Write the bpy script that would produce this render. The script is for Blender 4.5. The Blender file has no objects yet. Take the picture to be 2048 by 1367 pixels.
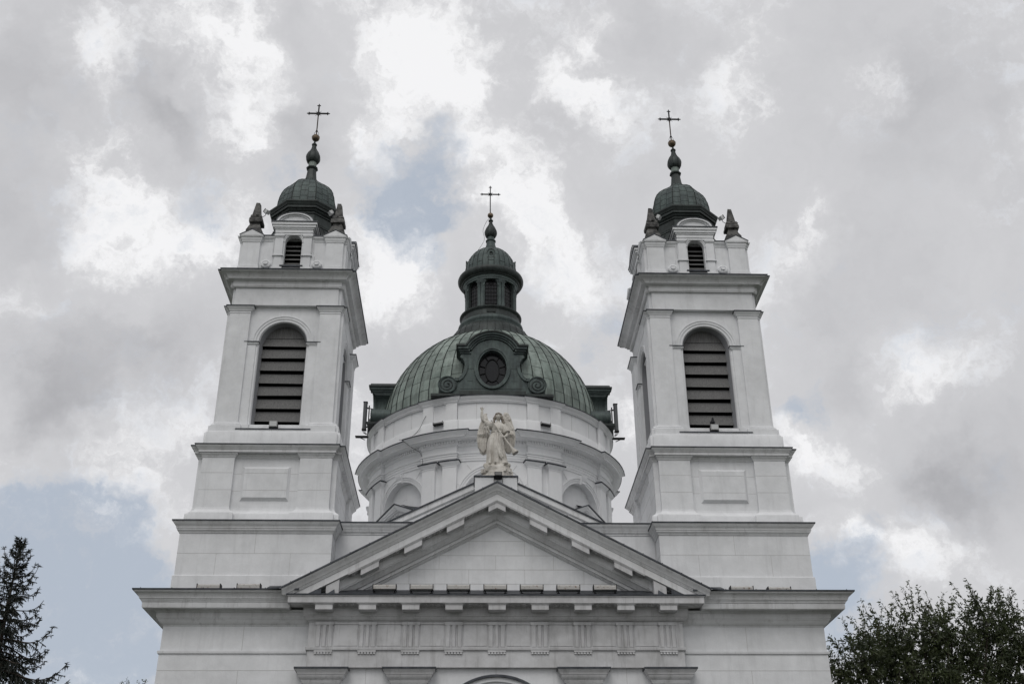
import bpy, bmesh, math, random
from math import sin, cos, pi, radians, sqrt, atan2
from mathutils import Vector, Matrix
random.seed(7)
SC = bpy.context.scene
COL = SC.collection

# ---------------------------------------------------------------- camera
cam_d = bpy.data.cameras.new('camera')
cam = bpy.data.objects.new('camera', cam_d); COL.objects.link(cam)
YAW, PIT, ROL = 0.03691458657, 0.49681688338, -0.00771234841
fwd = Vector((sin(YAW)*cos(PIT), cos(YAW)*cos(PIT), sin(PIT)))
rt = Vector((cos(YAW), -sin(YAW), 0)); up = rt.cross(fwd)
r2 = cos(ROL)*rt + sin(ROL)*up; u2 = -sin(ROL)*rt + cos(ROL)*up
cam.matrix_world = Matrix(((r2.x, u2.x, -fwd.x, -0.7258), (r2.y, u2.y, -fwd.y, -34.0),
                           (r2.z, u2.z, -fwd.z, 1.65), (0, 0, 0, 1)))
cam_d.sensor_width = 36; cam_d.lens = 2257.183*36/2048
cam_d.clip_start = 0.1; cam_d.clip_end = 2000
SC.camera = cam

# ---------------------------------------------------------------- sun, exposure
SUN_AZ, SUN_EL = radians(195), radians(51)          # azimuth from +Y towards +X
sd = bpy.data.lights.new('sun', 'SUN'); sd.energy = 0.85; sd.angle = radians(34); sd.color = (1, .97, .93)
so = bpy.data.objects.new('sun', sd); COL.objects.link(so)
sv = Vector((sin(SUN_AZ)*cos(SUN_EL), cos(SUN_AZ)*cos(SUN_EL), sin(SUN_EL)))
so.rotation_euler = sv.to_track_quat('Z', 'Y').to_euler()
so.location = sv*90
vs = SC.view_settings
SC.display_settings.display_device = 'sRGB'
vs.view_transform = 'Standard'; vs.look = 'None'; vs.exposure = 0.0; vs.gamma = 1; vs.use_curve_mapping = False

# ---------------------------------------------------------------- node helpers
class NT:
    def __init__(s, tree): s.t = tree; s.n = tree.nodes; s.l = tree.links
    def node(s, typ, ins=None, **kw):
        n = s.n.new(typ)
        for k, v in kw.items(): setattr(n, k, v)
        for k, v in (ins or {}).items(): s.put(n.inputs[k], v)
        return n
    def put(s, sock, v):
        if hasattr(v, 'is_output'): s.l.new(v, sock)
        else: sock.default_value = v
    def math(s, op, a, b=0.0, c=0.0, clamp=False):
        n = s.n.new('ShaderNodeMath'); n.operation = op; n.use_clamp = clamp
        s.put(n.inputs[0], a); s.put(n.inputs[1], b); s.put(n.inputs[2], c)
        return n.outputs[0]
    def vec(s, op, a, b=(0, 0, 0), scale=None):
        n = s.n.new('ShaderNodeVectorMath'); n.operation = op
        s.put(n.inputs[0], a); s.put(n.inputs[1], b)
        if scale is not None: s.put(n.inputs[3], scale)
        return n.outputs['Value'] if op in ('DISTANCE', 'DOT_PRODUCT', 'LENGTH') else n.outputs[0]
    def noise(s, vec, scale, detail=4, rough=.55, out=0, dist=0.0):
        n = s.node('ShaderNodeTexNoise', {'Vector': vec, 'Scale': scale, 'Detail': detail, 'Roughness': rough, 'Distortion': dist})
        return n.outputs[out]
    def mapr(s, v, a, b, c=0.0, d=1.0, smooth=False):
        n = s.n.new('ShaderNodeMapRange')
        if smooth: n.interpolation_type = 'SMOOTHSTEP'
        s.put(n.inputs[0], v); s.put(n.inputs[1], a); s.put(n.inputs[2], b); s.put(n.inputs[3], c); s.put(n.inputs[4], d)
        return n.outputs[0]
    def mix(s, f, a, b, blend='MIX'):
        n = s.n.new('ShaderNodeMix'); n.data_type = 'RGBA'; n.blend_type = blend; n.clamp_factor = True
        s.put(n.inputs[0], f); s.put(n.inputs[6], a); s.put(n.inputs[7], b)
        return n.outputs[2]

# ---------------------------------------------------------------- world: Nishita sky with a broken cloud deck
GAPS = [(-4.2,36.5,0.035,0.9),(-3.2,34.8,0.03,0.9),(-5.6,34.9,0.02,0.63),(-2.0,38.1,0.022,0.72),(-2.2,32.3,0.015,0.72),(-12.0,36.4,0.022,0.63),(-8.2,37.0,0.02,0.45),(-16.3,33.3,0.02,0.41),(-15.4,34.7,0.015,0.36),(-17.3,31.5,0.01,0.36),(7.2,29.2,0.023,0.7),(6.6,27.4,0.021,0.6),(3.2,31.6,0.017,0.36),(18.9,24.4,0.023,0.85),(17.3,24.1,0.015,0.6),(-21.0,16.1,0.063,1),(-18.2,14.6,0.068,1),(-19.7,12.4,0.068,1),(-23.2,18.1,0.023,0.7),(-21.1,18.9,0.03,0.8),(-18.2,18.7,0.017,0.5),(18.8,16.2,0.03,0.75),(20.4,18.4,0.012,0.6),(17.7,14.9,0.026,0.7),(19.6,13.4,0.03,0.5),(24.9,26.2,0.026,0.35),(29.7,28.4,0.026,0.3)]
TONES = [(-23.7,40.6,0.024,0.3),(-22.8,38.9,0.016,0.25),(-16.9,42.6,0.038,0.34),(-14.7,40.9,0.033,0.34),(-18.2,38.7,0.013,0.2),(-15.6,37.6,0.020,0.25),(-14.3,38.5,0.016,0.2),(-23.8,35.6,0.022,0.25),(-21.5,35.1,0.029,0.25),(-19.8,32.8,0.033,0.34),(-21.1,30.9,0.027,0.3),(-17.5,30.5,0.027,0.3),(-15.2,31.8,0.024,0.28),(-14.5,34.6,0.020,0.25),(-24.3,28.3,0.020,0.25),(-18.4,28.0,0.018,0.22),(-5.2,43.0,0.044,0.3),(-2.5,41.5,0.042,0.36),(0.5,41.3,0.031,0.3),(-6.2,38.7,0.027,0.3),(-8.5,39.5,0.020,0.15),(-0.8,37.6,0.024,0.3),(0.2,35.9,0.018,0.2),(-5.2,32.9,0.031,0.36),(-3.6,31.5,0.027,0.34),(-6.2,30.4,0.027,0.2),(-2.4,29.5,0.018,0.2),(1.7,34.6,0.020,0.2),(3.0,35.6,0.027,0.28),(4.2,33.1,0.031,0.3),(5.3,31.0,0.022,0.2),(1.8,38.1,0.020,0.2),(7.6,43.7,0.018,0.3),(6.1,41.7,0.022,0.32),(8.0,40.3,0.020,0.32),(18.7,41.4,0.027,0.15),(16.1,39.3,0.024,0.2),(25.0,38.4,0.020,0.18),(20.4,33.1,0.016,0.22),(19.6,31.8,0.020,0.24),(17.7,30.0,0.016,0.2),(17.7,22.8,0.020,0.3),(19.7,21.9,0.027,0.2),(24.4,25.0,0.027,0.22),(25.9,24.1,0.027,0.14),(18.9,18.1,0.018,0.32),(19.5,17.3,0.013,0.25),(20.8,16.7,0.020,0.24),(22.9,16.5,0.027,0.18),(-22.4,19.6,0.031,0.2),(-19.1,19.6,0.027,0.18),(-18.3,21.8,0.027,0.24),(-15.5,23.1,0.018,0.18),(-7.4,23.8,0.035,0.22),(8.9,23.8,0.022,0.3),(-15.9,19.2,0.027,0.2),(-26.4,36.4,0.058,-0.2),(-25.7,31.8,0.049,-0.2),(-23.3,30.2,0.027,-0.15),(-17.8,36.5,0.033,-0.2),(-20.2,38.3,0.027,-0.16),(-22.3,39.7,0.022,-0.1),(-10.3,41.6,0.031,-0.16),(-11.0,39.4,0.022,-0.12),(-7.6,40.4,0.018,-0.08),(-20.2,25.4,0.049,-0.16),(-17.1,26.8,0.031,-0.12),(-17.5,29.2,0.018,-0.14),(-23.1,27.1,0.027,-0.1),(-21.7,22.8,0.035,-0.12),(19.8,28.3,0.053,-0.14),(22.8,29.8,0.040,-0.1),(23.2,33.1,0.058,-0.06),(26.4,20.0,0.049,-0.28),(24.1,19.9,0.035,-0.2),(27.9,34.4,0.062,-0.06),(27.5,39.9,0.080,-0.05),(9.1,34.9,0.031,-0.1),(12.1,36.9,0.027,-0.08),(-12.8,43.0,0.022,-0.14),(12.8,42.9,0.031,-0.1),(27.0,27.6,0.040,-0.08),(21.7,24.1,0.027,-0.1),(18.1,19.6,0.027,-0.05)]
def azel(a, e):
    a, e = radians(a), radians(e)
    return (sin(a)*cos(e), cos(a)*cos(e), sin(e))
W = bpy.data.worlds.new('World'); SC.world = W; W.use_nodes = True
W.node_tree.nodes.clear()
N = NT(W.node_tree)
tc = N.node('ShaderNodeTexCoord').outputs['Generated']
d0 = N.vec('NORMALIZE', tc)
# irregular cloud edges: two octaves of vector warp
nz1 = N.vec('SUBTRACT', N.noise(d0, 9, 5, .62, out=1), (.5, .5, .5))
nz2 = N.vec('SUBTRACT', N.noise(d0, 34, 6, .66, out=1), (.5, .5, .5))
dw = N.vec('ADD', N.vec('ADD', d0, N.vec('SCALE', nz1, scale=.10)), N.vec('SCALE', nz2, scale=.045))
def blobs(lst, vec, soft):
    tot = None
    for a, e, r, w in lst:
        m = N.mapr(N.vec('DISTANCE', vec, azel(a, e)), r*(1-soft), r*(1+soft), w, 0.0, smooth=True)
        tot = m if tot is None else N.math('ADD', tot, m)
    return tot
gap = blobs(GAPS, dw, .75)
tone = blobs(TONES, dw, .95)
fb = N.noise(dw, 10, 9, .62)
fb2 = N.noise(dw, 33, 8, .66)
fs = N.noise(d0, 5.5, 3, .5)
n1 = N.math('SUBTRACT', fb, .5); n2 = N.math('SUBTRACT', fb2, .5)
gapm = N.mapr(N.math('ADD', gap, N.math('ADD', N.math('MULTIPLY', n1, 2.2), N.math('MULTIPLY', n2, 2.0))), .06, 1.30, 0, 1, smooth=True)
fld = N.math('ADD', N.math('MULTIPLY', tone, 1.75), N.math('ADD', N.math('MULTIPLY', n1, 2.4), N.math('MULTIPLY', n2, 1.7)))
lit = N.mapr(fld, -.02, .88, 0, .28, smooth=True)                      # sunlit billows with crisp edges
fls = N.math('ADD', N.math('MULTIPLY', tone, 1.75), N.math('MULTIPLY', N.math('SUBTRACT', N.noise(dw, 8, 3, .45), .5), 1.9))
shd = N.mapr(fls, -.02, -.85, 0, -.13, smooth=True)                   # grey undersides
bright = N.math('ADD', N.math('ADD', N.math('ADD', .638, N.math('MULTIPLY', n1, .14)), N.math('MULTIPLY', tone, .18)), N.math('ADD', N.math('ADD', lit, shd), N.math('ADD', N.math('MULTIPLY', n2, .05), N.math('MULTIPLY', N.math('SUBTRACT', fs, .5), .16))))
sx = N.node('ShaderNodeSeparateXYZ', {0: d0})
back = N.mapr(sx.outputs[1], .2, -.6, 0, .12, smooth=True)            # extra brightness added behind the camera to lift the facade
bright = N.math('MINIMUM', N.math('MAXIMUM', N.math('ADD', bright, back), .36), .92)
cloud = N.mix(N.mapr(bright, .42, .85), (.950, .954, 1.0, 1), (.985, .985, 1.0, 1))
cloud = N.vec('SCALE', cloud, scale=N.math('MULTIPLY', bright, 10.0))
sky = N.node('ShaderNodeTexSky', sky_type='NISHITA', sun_disc=False, sun_elevation=SUN_EL, sun_rotation=SUN_AZ, air_density=1.0, dust_density=2.0)
clear = N.vec('ADD', N.vec('SCALE', sky.outputs[0], scale=.10), (4.15, 4.65, 5.4))   # thin milky veil in the gaps
wisp = N.mapr(N.math('ADD', N.math('MULTIPLY', n2, 1.3), N.math('MULTIPLY', N.math('SUBTRACT', N.noise(dw, 17, 5, .6), .5), 1.6)), -.02, .6, 1.0, .5, smooth=True)
col = N.mix(N.math('MULTIPLY', N.math('MULTIPLY', gapm, wisp), .93), cloud, clear)
bg = N.node('ShaderNodeBackground', {'Color': col, 'Strength': 0.1})
N.l.new(bg.outputs[0], N.node('ShaderNodeOutputWorld').inputs[0])
W.cycles.sampling_method = 'MANUAL'; W.cycles.sample_map_resolution = 512

# ---------------------------------------------------------------- materials
def material(name, base, rough=.8, metal=0.0, build=None, bump=None):
    m = bpy.data.materials.new(name); m.use_nodes = True
    n = NT(m.node_tree); b = n.n['Principled BSDF']
    b.inputs['Base Color'].default_value = (*base, 1); b.inputs['Roughness'].default_value = rough
    b.inputs['Metallic'].default_value = metal; b.inputs['Specular IOR Level'].default_value = .3
    tc = n.node('ShaderNodeNewGeometry').outputs['Position']
    if build: n.put(b.inputs['Base Color'], build(n, tc))
    if bump:
        sc, st = bump
        bn = n.node('ShaderNodeBump', {'Height': n.noise(tc, sc, 5, .6), 'Strength': st, 'Distance': .02})
        n.l.new(bn.outputs[0], b.inputs['Normal'])
    return m
def c4(c): return (*c, 1)
def stretched(n, tc, sz): return n.vec('MULTIPLY', tc, (1, 1, sz))
def plaster(light, dirt, stain_amt, streak_amt):
    def f(n, tc):
        a = n.noise(tc, .55, 5, .6); b = n.noise(tc, 3.2, 6, .65)
        patch = n.mapr(n.math('ADD', n.math('MULTIPLY', a, .6), n.math('MULTIPLY', b, .4)), .40, .68, 0, stain_amt)
        streak = n.mapr(n.noise(stretched(n, tc, .10), 5.0, 6, .7), .52, .78, 0, streak_amt)
        c = n.mix(patch, c4(light), c4(dirt))
        c = n.mix(streak, c, c4([x*.8 for x in dirt]))
        speck = n.mapr(n.noise(tc, 30, 3, .7), .66, .78, 0, .22)
        c = n.mix(speck, c, c4([x*.55 for x in dirt]))
        return c
    return f
M = {}
M['plaster'] = material('white_plaster', (.72,.72,.71), .9, build=plaster((.735,.744,.757), (.56,.567,.575), .85, .42), bump=(22, .14))
M['trim'] = material('white_trim', (.72,.72,.71), .9, build=plaster((.72,.728,.738), (.47,.468,.465), .7, .8), bump=(26, .14))
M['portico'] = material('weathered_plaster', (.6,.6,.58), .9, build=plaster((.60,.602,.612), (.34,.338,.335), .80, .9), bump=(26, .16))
M['roof'] = material('pale_bounce_roof', (.5,.5,.5), .6, .2, build=lambda n, tc: n.mix(n.mapr(n.noise(tc, .8, 5, .6), .35, .65), (.66,.66,.67,1), (.52,.525,.53,1)))  # unseen roof, pale colour added to bounce light up on to the drum
M['lifted'] = material('lifted_white_plaster', (.8,.8,.8), .9, build=plaster((.815,.822,.832), (.69,.695,.70), .55, .25), bump=(22, .14))  # drum copy of the plaster, whitened so the colour makes up for missing light
M['joint'] = material('joint_groove', (.50,.50,.495), .95)
def zinc(n, tc):
    return n.mix(n.mapr(n.noise(stretched(n, tc, .3), 4, 5, .6), .35, .7), (.040,.043,.050,1), (.085,.093,.105,1))
M['zinc'] = material('dark_sheet_metal', (.05,.055,.065), .5, .35, build=zinc)
def copper(a, b, c, sc=1.0):
    def f(n, tc):
        p = n.mapr(n.noise(tc, 1.3*sc, 6, .65), .36, .66)
        s = n.mapr(n.noise(stretched(n, tc, .12), 5.5*sc, 6, .7), .45, .72)
        col = n.mix(p, c4(a), c4(b))
        return n.mix(n.math('MULTIPLY', s, .75), col, c4(c))
    return f
M['copper_light'] = material('green_copper', (.13,.19,.165), .62, .1, build=copper((.255,.298,.270), (.155,.192,.172), (.080,.085,.076)), bump=(9, .10))
def dome_copper(n, tc):
    base = copper((.290,.340,.308), (.165,.208,.185), (.072,.078,.069))(n, tc)
    x = n.node('ShaderNodeSeparateXYZ', {0: tc}).outputs
    y = n.math('SUBTRACT', 13.56, x[1])
    ang = n.math('FLOOR', n.math('ADD', n.math('MULTIPLY', n.math('ARCTAN2', x[0], y), 60/(2*pi)), 59.5))
    el = n.math('MULTIPLY', n.math('ARCTAN2', n.math('SUBTRACT', x[2], 22.45), n.math('SQRT', n.math('ADD', n.math('MULTIPLY', x[0], x[0]), n.math('MULTIPLY', y, y)))), 180/pi)
    par = n.math('MODULO', ang, 2.0)
    band = n.math('FLOOR', n.math('DIVIDE', n.math('SUBTRACT', n.math('SUBTRACT', el, 5.0), n.math('MULTIPLY', par, 6.0)), 12.0))
    cv = n.node('ShaderNodeCombineXYZ', {0: ang, 1: band})
    wn = n.node('ShaderNodeTexWhiteNoise', {'Vector': cv.outputs[0]}); wn.noise_dimensions = '3D'
    return n.vec('SCALE', base, scale=n.mapr(wn.outputs[0], 0, 1, .74, 1.18))
M['copper_dome'] = material('dome_copper_sheets', (.2,.25,.22), .6, .1, build=dome_copper, bump=(7, .16))
M['copper_dark'] = material('dark_copper', (.035,.05,.048), .5, .25, build=copper((.030,.035,.034), (.050,.062,.059), (.016,.018,.018), 1.6), bump=(12, .08))
M['copper_mid'] = material('mid_copper', (.06,.09,.09), .55, .2, build=copper((.054,.070,.070), (.095,.124,.116), (.030,.034,.034), 1.8), bump=(12, .08))
M['seam'] = material('copper_seam', (.022,.028,.026), .6, .2)
def wood(n, tc):
    return n.mix(n.mapr(n.noise(n.vec('MULTIPLY', tc, (14, 14, 1.2)), 3, 5, .6), .3, .72), (.090,.090,.089,1), (.185,.184,.182,1))
M['wood'] = material('louvre_wood', (.05,.045,.043), .8, build=wood)
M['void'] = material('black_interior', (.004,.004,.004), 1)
def oldstone(n, tc):
    a = n.mapr(n.noise(tc, 5, 6, .7), .38, .64)
    c = n.mix(a, (.040,.040,.040,1), (.165,.162,.155,1))
    return n.mix(n.mapr(n.noise(tc, 17, 4, .7), .55, .68, 0, .8), c, (.026,.026,.024,1))
M['stone'] = material('lichened_stone', (.1,.1,.1), .95, build=oldstone, bump=(18, .5))
def angelstone(n, tc):
    a = n.mapr(n.noise(tc, 3.0, 5, .65), .42, .68)
    c = n.mix(a, (.60,.575,.53,1), (.40,.375,.335,1))
    c = n.mix(n.mapr(n.noise(stretched(n, tc, .2), 9, 5, .7), .54, .74, 0, .7), c, (.22,.195,.16,1))
    return n.mix(n.mapr(n.noise(tc, 26, 3, .6), .66, .72, 0, .8), c, (.14,.115,.09,1))
M['angel'] = material('cream_stone', (.6,.56,.49), .85, build=angelstone, bump=(30, .35))
M['hair'] = material('weathered_shadowed_stone', (.3,.26,.22), .9, build=lambda n, tc: n.mix(n.mapr(n.noise(tc, 14, 5, .7), .38, .62), (.16,.135,.11,1), (.44,.40,.35,1)), bump=(30, .4))  # weathering plus the dark shadow around the hair, both put into the colour
M['gold'] = material('aged_gilding', (.20,.135,.075), .45, .7, build=lambda n, tc: n.mix(n.mapr(n.noise(tc, 9, 4, .6), .35, .65), (.19,.145,.10,1), (.095,.075,.058,1)))
M['iron'] = material('black_iron', (.014,.014,.015), .55, .4)
M['rust'] = material('rusty_pole', (.05,.034,.024), .7, .3)
M['glass'] = material('dark_glass', (.012,.013,.015), .08)
M['grey'] = material('grey_painted_metal', (.30,.30,.30), .5, .2)
M['lamp'] = material('lamp_housing', (.36,.35,.33), .5, .1, build=lambda n, tc: n.mix(n.mapr(n.noise(tc, 12, 5, .7), .55, .7), (.46,.45,.43,1), (.16,.09,.055,1)))
M['lampglass'] = material('lamp_glass', (.55,.56,.56), .15)
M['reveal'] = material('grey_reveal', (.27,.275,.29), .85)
def leafmat(name, a, b, tr):
    m = bpy.data.materials.new(name); m.use_nodes = True; n = NT(m.node_tree)
    p = n.n['Principled BSDF']; p.inputs['Roughness'].default_value = .42; p.inputs['Specular IOR Level'].default_value = .5
    g = n.node('ShaderNodeObjectInfo'); tc = n.node('ShaderNodeTexCoord').outputs['Object']
    c = n.mix(n.mapr(n.noise(tc, 1.6, 4, .6), .35, .65), c4(a), c4(b))
    n.put(p.inputs['Base Color'], c)
    t = n.node('ShaderNodeBsdfTranslucent', {'Color': c})
    mx = n.node('ShaderNodeMixShader', {0: tr}); n.l.new(p.outputs[0], mx.inputs[1]); n.l.new(t.outputs[0], mx.inputs[2])
    n.l.new(mx.outputs[0], n.n['Material Output'].inputs[0])
    return m
M['needles'] = leafmat('spruce_needles', (.012,.017,.013), (.022,.030,.020), .05)
M['leaves'] = leafmat('tree_leaves', (.026,.038,.016), (.085,.105,.042), .30)
M['bark'] = material('bark', (.05,.04,.033), .95, build=lambda n, tc: n.mix(n.mapr(n.noise(stretched(n, tc, .3), 8, 5, .7), .35, .65), (.03,.025,.02,1), (.075,.062,.05,1)))
def groundmat(n, tc):
    return n.mix(n.mapr(n.noise(tc, .9, 8, .65), .35, .68), (.035,.045,.025,1), (.06,.066,.04,1))
M['grass'] = material('mown_grass', (.07,.1,.04), 1, build=groundmat, bump=(30, .6))
M['paving'] = material('stone_paving', (.3,.29,.27), .9, build=lambda n, tc: n.mix(n.mapr(n.noise(tc, 1.5, 6, .65), .35, .65), (.12,.118,.115,1), (.08,.079,.077,1)))

# ---------------------------------------------------------------- mesh builder
def miter(poly, o):
    n = len(poly); out = []
    for i in range(n):
        x0, y0 = poly[i-1]; x1, y1 = poly[i]; x2, y2 = poly[(i+1) % n]
        a = Vector((y1-y0, x0-x1)).normalized(); b = Vector((y2-y1, x1-x2)).normalized()
        v = (a+b)/(1+a.dot(b)) if (1+a.dot(b)) > .05 else a
        out.append((x1+v.x*o, y1+v.y*o))
    return out
class MB:
    def __init__(s, mats, xf=None): s.mats = mats if isinstance(mats, (list, tuple)) else [mats]; s.v = []; s.f = []; s.mi = []; s.xf = xf
    def add(s, vs, fs, mat=0):
        b = len(s.v)
        s.v += [s.xf(*p) for p in vs] if s.xf else [tuple(p) for p in vs]
        s.f += [tuple(b+i for i in f) for f in fs]; s.mi += [mat]*len(fs)
    def box(s, x0, x1, y0, y1, z0, z1, mat=0):
        s.add([(x0,y0,z0),(x1,y0,z0),(x1,y1,z0),(x0,y1,z0),(x0,y0,z1),(x1,y0,z1),(x1,y1,z1),(x0,y1,z1)],
              [(0,3,2,1),(4,5,6,7),(0,1,5,4),(1,2,6,5),(2,3,7,6),(3,0,4,7)], mat)
    def frustum(s, x0, x1, y0, y1, z0, X0, X1, Y0, Y1, z1, mat=0):
        s.add([(x0,y0,z0),(x1,y0,z0),(x1,y1,z0),(x0,y1,z0),(X0,Y0,z1),(X1,Y0,z1),(X1,Y1,z1),(X0,Y1,z1)],
              [(0,3,2,1),(4,5,6,7),(0,1,5,4),(1,2,6,5),(2,3,7,6),(3,0,4,7)], mat)
    def prism(s, pts, y0, y1, mat=0):          # pts (x,z), extruded along y
        n = len(pts)
        s.add([(x,y0,z) for x, z in pts]+[(x,y1,z) for x, z in pts],
              [tuple(range(n)), tuple(range(2*n-1, n-1, -1))]+[(i, (i+1) % n, n+(i+1) % n, n+i)[::-1] for i in range(n)], mat)
    def loft(s, rings, mat=0, closed=True, cap0=False, cap1=False):
        n = len(rings[0]); vs = [p for r in rings for p in r]; fs = []; ms = []
        for k in range(len(rings)-1):
            for i in range(n if closed else n-1):
                j = (i+1) % n; fs.append((k*n+i, k*n+j, (k+1)*n+j, (k+1)*n+i)); ms.append(mat[k] if isinstance(mat, list) else mat)
        if cap0: fs.append(tuple(range(n))[::-1]); ms.append(ms[0])
        if cap1: fs.append(tuple(range((len(rings)-1)*n, len(rings)*n))); ms.append(ms[-1] if not isinstance(mat, list) else mat[-1])
        b = len(s.f); s.add(vs, fs, 0); s.mi[b:] = ms
    def ring(s, poly, prof, mat=0, cap0=False, cap1=False):     # profile (offset, z) swept round a closed plan
        s.loft([[(x, y, z) for x, y in miter(poly, o)] for o, z in prof], mat, True, cap0, cap1)
    def lathe(s, prof, n=24, c=(0, 0), mat=0, a0=0.0, cap0=False, cap1=False, ap=False):
        k = 1/cos(pi/n) if ap else 1
        s.loft([[(c[0]+r*k*sin(a0+2*pi*i/n), c[1]-r*k*cos(a0+2*pi*i/n), z) for i in range(n)] for r, z in prof], mat, True, cap0, cap1)
    def tube(s, pts, r, n=8, mat=0, cap=True):
        P = [Vector(p) for p in pts]; rr = r if isinstance(r, (list, tuple)) else [r]*len(P); rings = []
        for i, p in enumerate(P):
            t = (P[min(i+1, len(P)-1)]-P[max(i-1, 0)]).normalized()
            a = t.cross(Vector((0, 0, 1)) if abs(t.z) < .95 else Vector((0, 1, 0))).normalized(); b = t.cross(a)
            rings.append([tuple(p+rr[i]*(cos(2*pi*k/n)*a+sin(2*pi*k/n)*b)) for k in range(n)])
        s.loft(rings, mat, True, cap, cap)
    def ball(s, c, r, n=12, m=8, mat=0, sc=(1, 1, 1)):
        s.loft([[(c[0]+sc[0]*r*sin(pi*j/m)*sin(2*pi*i/n), c[1]-sc[1]*r*sin(pi*j/m)*cos(2*pi*i/n), c[2]-sc[2]*r*cos(pi*j/m)) for i in range(n)]
                for j in [.02]+list(range(1, m))+[m-.02]], mat, True, True, True)
    def build(s, name, parent=None, ang=35, smooth=True):
        me = bpy.data.meshes.new(name); me.from_pydata(s.v, [], s.f)
        for m in s.mats: me.materials.append(m)
        me.polygons.foreach_set('material_index', s.mi)
        if smooth:
            me.polygons.foreach_set('use_smooth', [True]*len(me.polygons)); me.set_sharp_from_angle(angle=radians(ang))
        me.update()
        o = bpy.data.objects.new(name, me); COL.objects.link(o)
        if parent: o.parent = parent
        return o
def empty(name, loc=(0, 0, 0), parent=None):
    o = bpy.data.objects.new(name, None); COL.objects.link(o); o.location = loc
    o.empty_display_size = .3
    if parent: o.parent = parent
    return o
def tag(o, label, cat, group=None, kind=None):
    if label: o['label'] = label
    if cat: o['category'] = cat
    if group: o['group'] = group
    if kind: o['kind'] = kind
    return o
def copy_tree(o, parent=None):
    c = o.copy(); COL.objects.link(c); c.parent = parent
    for ch in list(o.children): copy_tree(ch, c)
    return c
def move_in(mb, o):            # local-space builders: nothing to do, kept simple
    return o

# 2-D helpers -----------------------------------------------------
def arch_pts(hw, z0, zs, rz=None, n=18):
    rz = hw if rz is None else rz
    return [(-hw, z0)]+[(-hw*cos(pi*i/n), zs+rz*sin(pi*i/n)) for i in range(n+1)]+[(hw, z0)]
def cast(poly, c, a):
    d = (cos(a), sin(a)); best = None; n = len(poly)
    for i in range(n):
        x0, z0 = poly[i][0]-c[0], poly[i][1]-c[1]; x1, z1 = poly[(i+1) % n][0]-c[0], poly[(i+1) % n][1]-c[1]
        ex, ez = x1-x0, z1-z0; den = d[0]*ez-d[1]*ex
        if abs(den) < 1e-12: continue
        t = (x0*ez-z0*ex)/den; u = (x0*d[1]-z0*d[0])/den
        if t > 0 and -1e-7 <= u <= 1+1e-7 and (best is None or t > best): best = t
    return (c[0]+best*d[0], c[1]+best*d[1])
def holed(mb, outer, inner, c, f3, mat=0):      # flat or curved face with a hole: f3 maps (u,z) to a point
    A = sorted(set(round(atan2(z-c[1], u-c[0]), 6) for u, z in outer+inner))
    B = []
    for i, a in enumerate(A):
        B.append(a); nx = A[(i+1) % len(A)]+(2*pi if i == len(A)-1 else 0)
        k = int((nx-a)/.2)
        B += [a+(nx-a)*(j+1)/(k+1) for j in range(k)]
    o = [cast(outer, c, a) for a in B]; h = [cast(inner, c, a) for a in B]; n = len(B)
    mb.add([f3(*p) for p in o]+[f3(*p) for p in h], [(i, (i+1) % n, n+(i+1) % n, n+i) for i in range(n)], mat)
def strip(mb, pts, fa, fb, mat=0, closed=False):
    n = len(pts)
    mb.add([fa(*p) for p in pts]+[fb(*p) for p in pts], [(i, (i+1) % n, n+(i+1) % n, n+i) for i in range(n if closed else n-1)], mat)
def arc_band(mb, r0, r1, zs, f3, d0, d1, mat=0, n=24, rz=1.0, a0=0.0, a1=pi, u0=0.0):
    """moulded arch band: r0..r1 radii, front at depth d1, back at d0; f3(u, d, z)"""
    P = lambda r, a, d: f3(u0-r*cos(a), d, zs+r*rz*sin(a))
    A = [a0+(a1-a0)*i/n for i in range(n+1)]
    vs = [P(r0, a, d0) for a in A]+[P(r0, a, d1) for a in A]+[P(r1, a, d1) for a in A]+[P(r1, a, d0) for a in A]; k = n+1
    fs = []
    for i in range(n):
        for j in range(3): fs.append((j*k+i, j*k+i+1, (j+1)*k+i+1, (j+1)*k+i))
    fs += [(0, k, 2*k, 3*k), (n, k+n, 2*k+n, 3*k+n)]
    mb.add(vs, fs, mat)
# ================================================================ the ground
g = MB(M['grass']); g.box(-500, 500, -400, 600, -.3, 0); tag(g.build('lawn', smooth=False), None, None, kind='structure')
g = MB(M['paving']); g.box(-7, 7, -70, -.6, -.05, .012); g.box(-16, 16, -12, -.6, -.05, .008); tag(g.build('forecourt', smooth=False), None, None, kind='structure')

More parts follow.
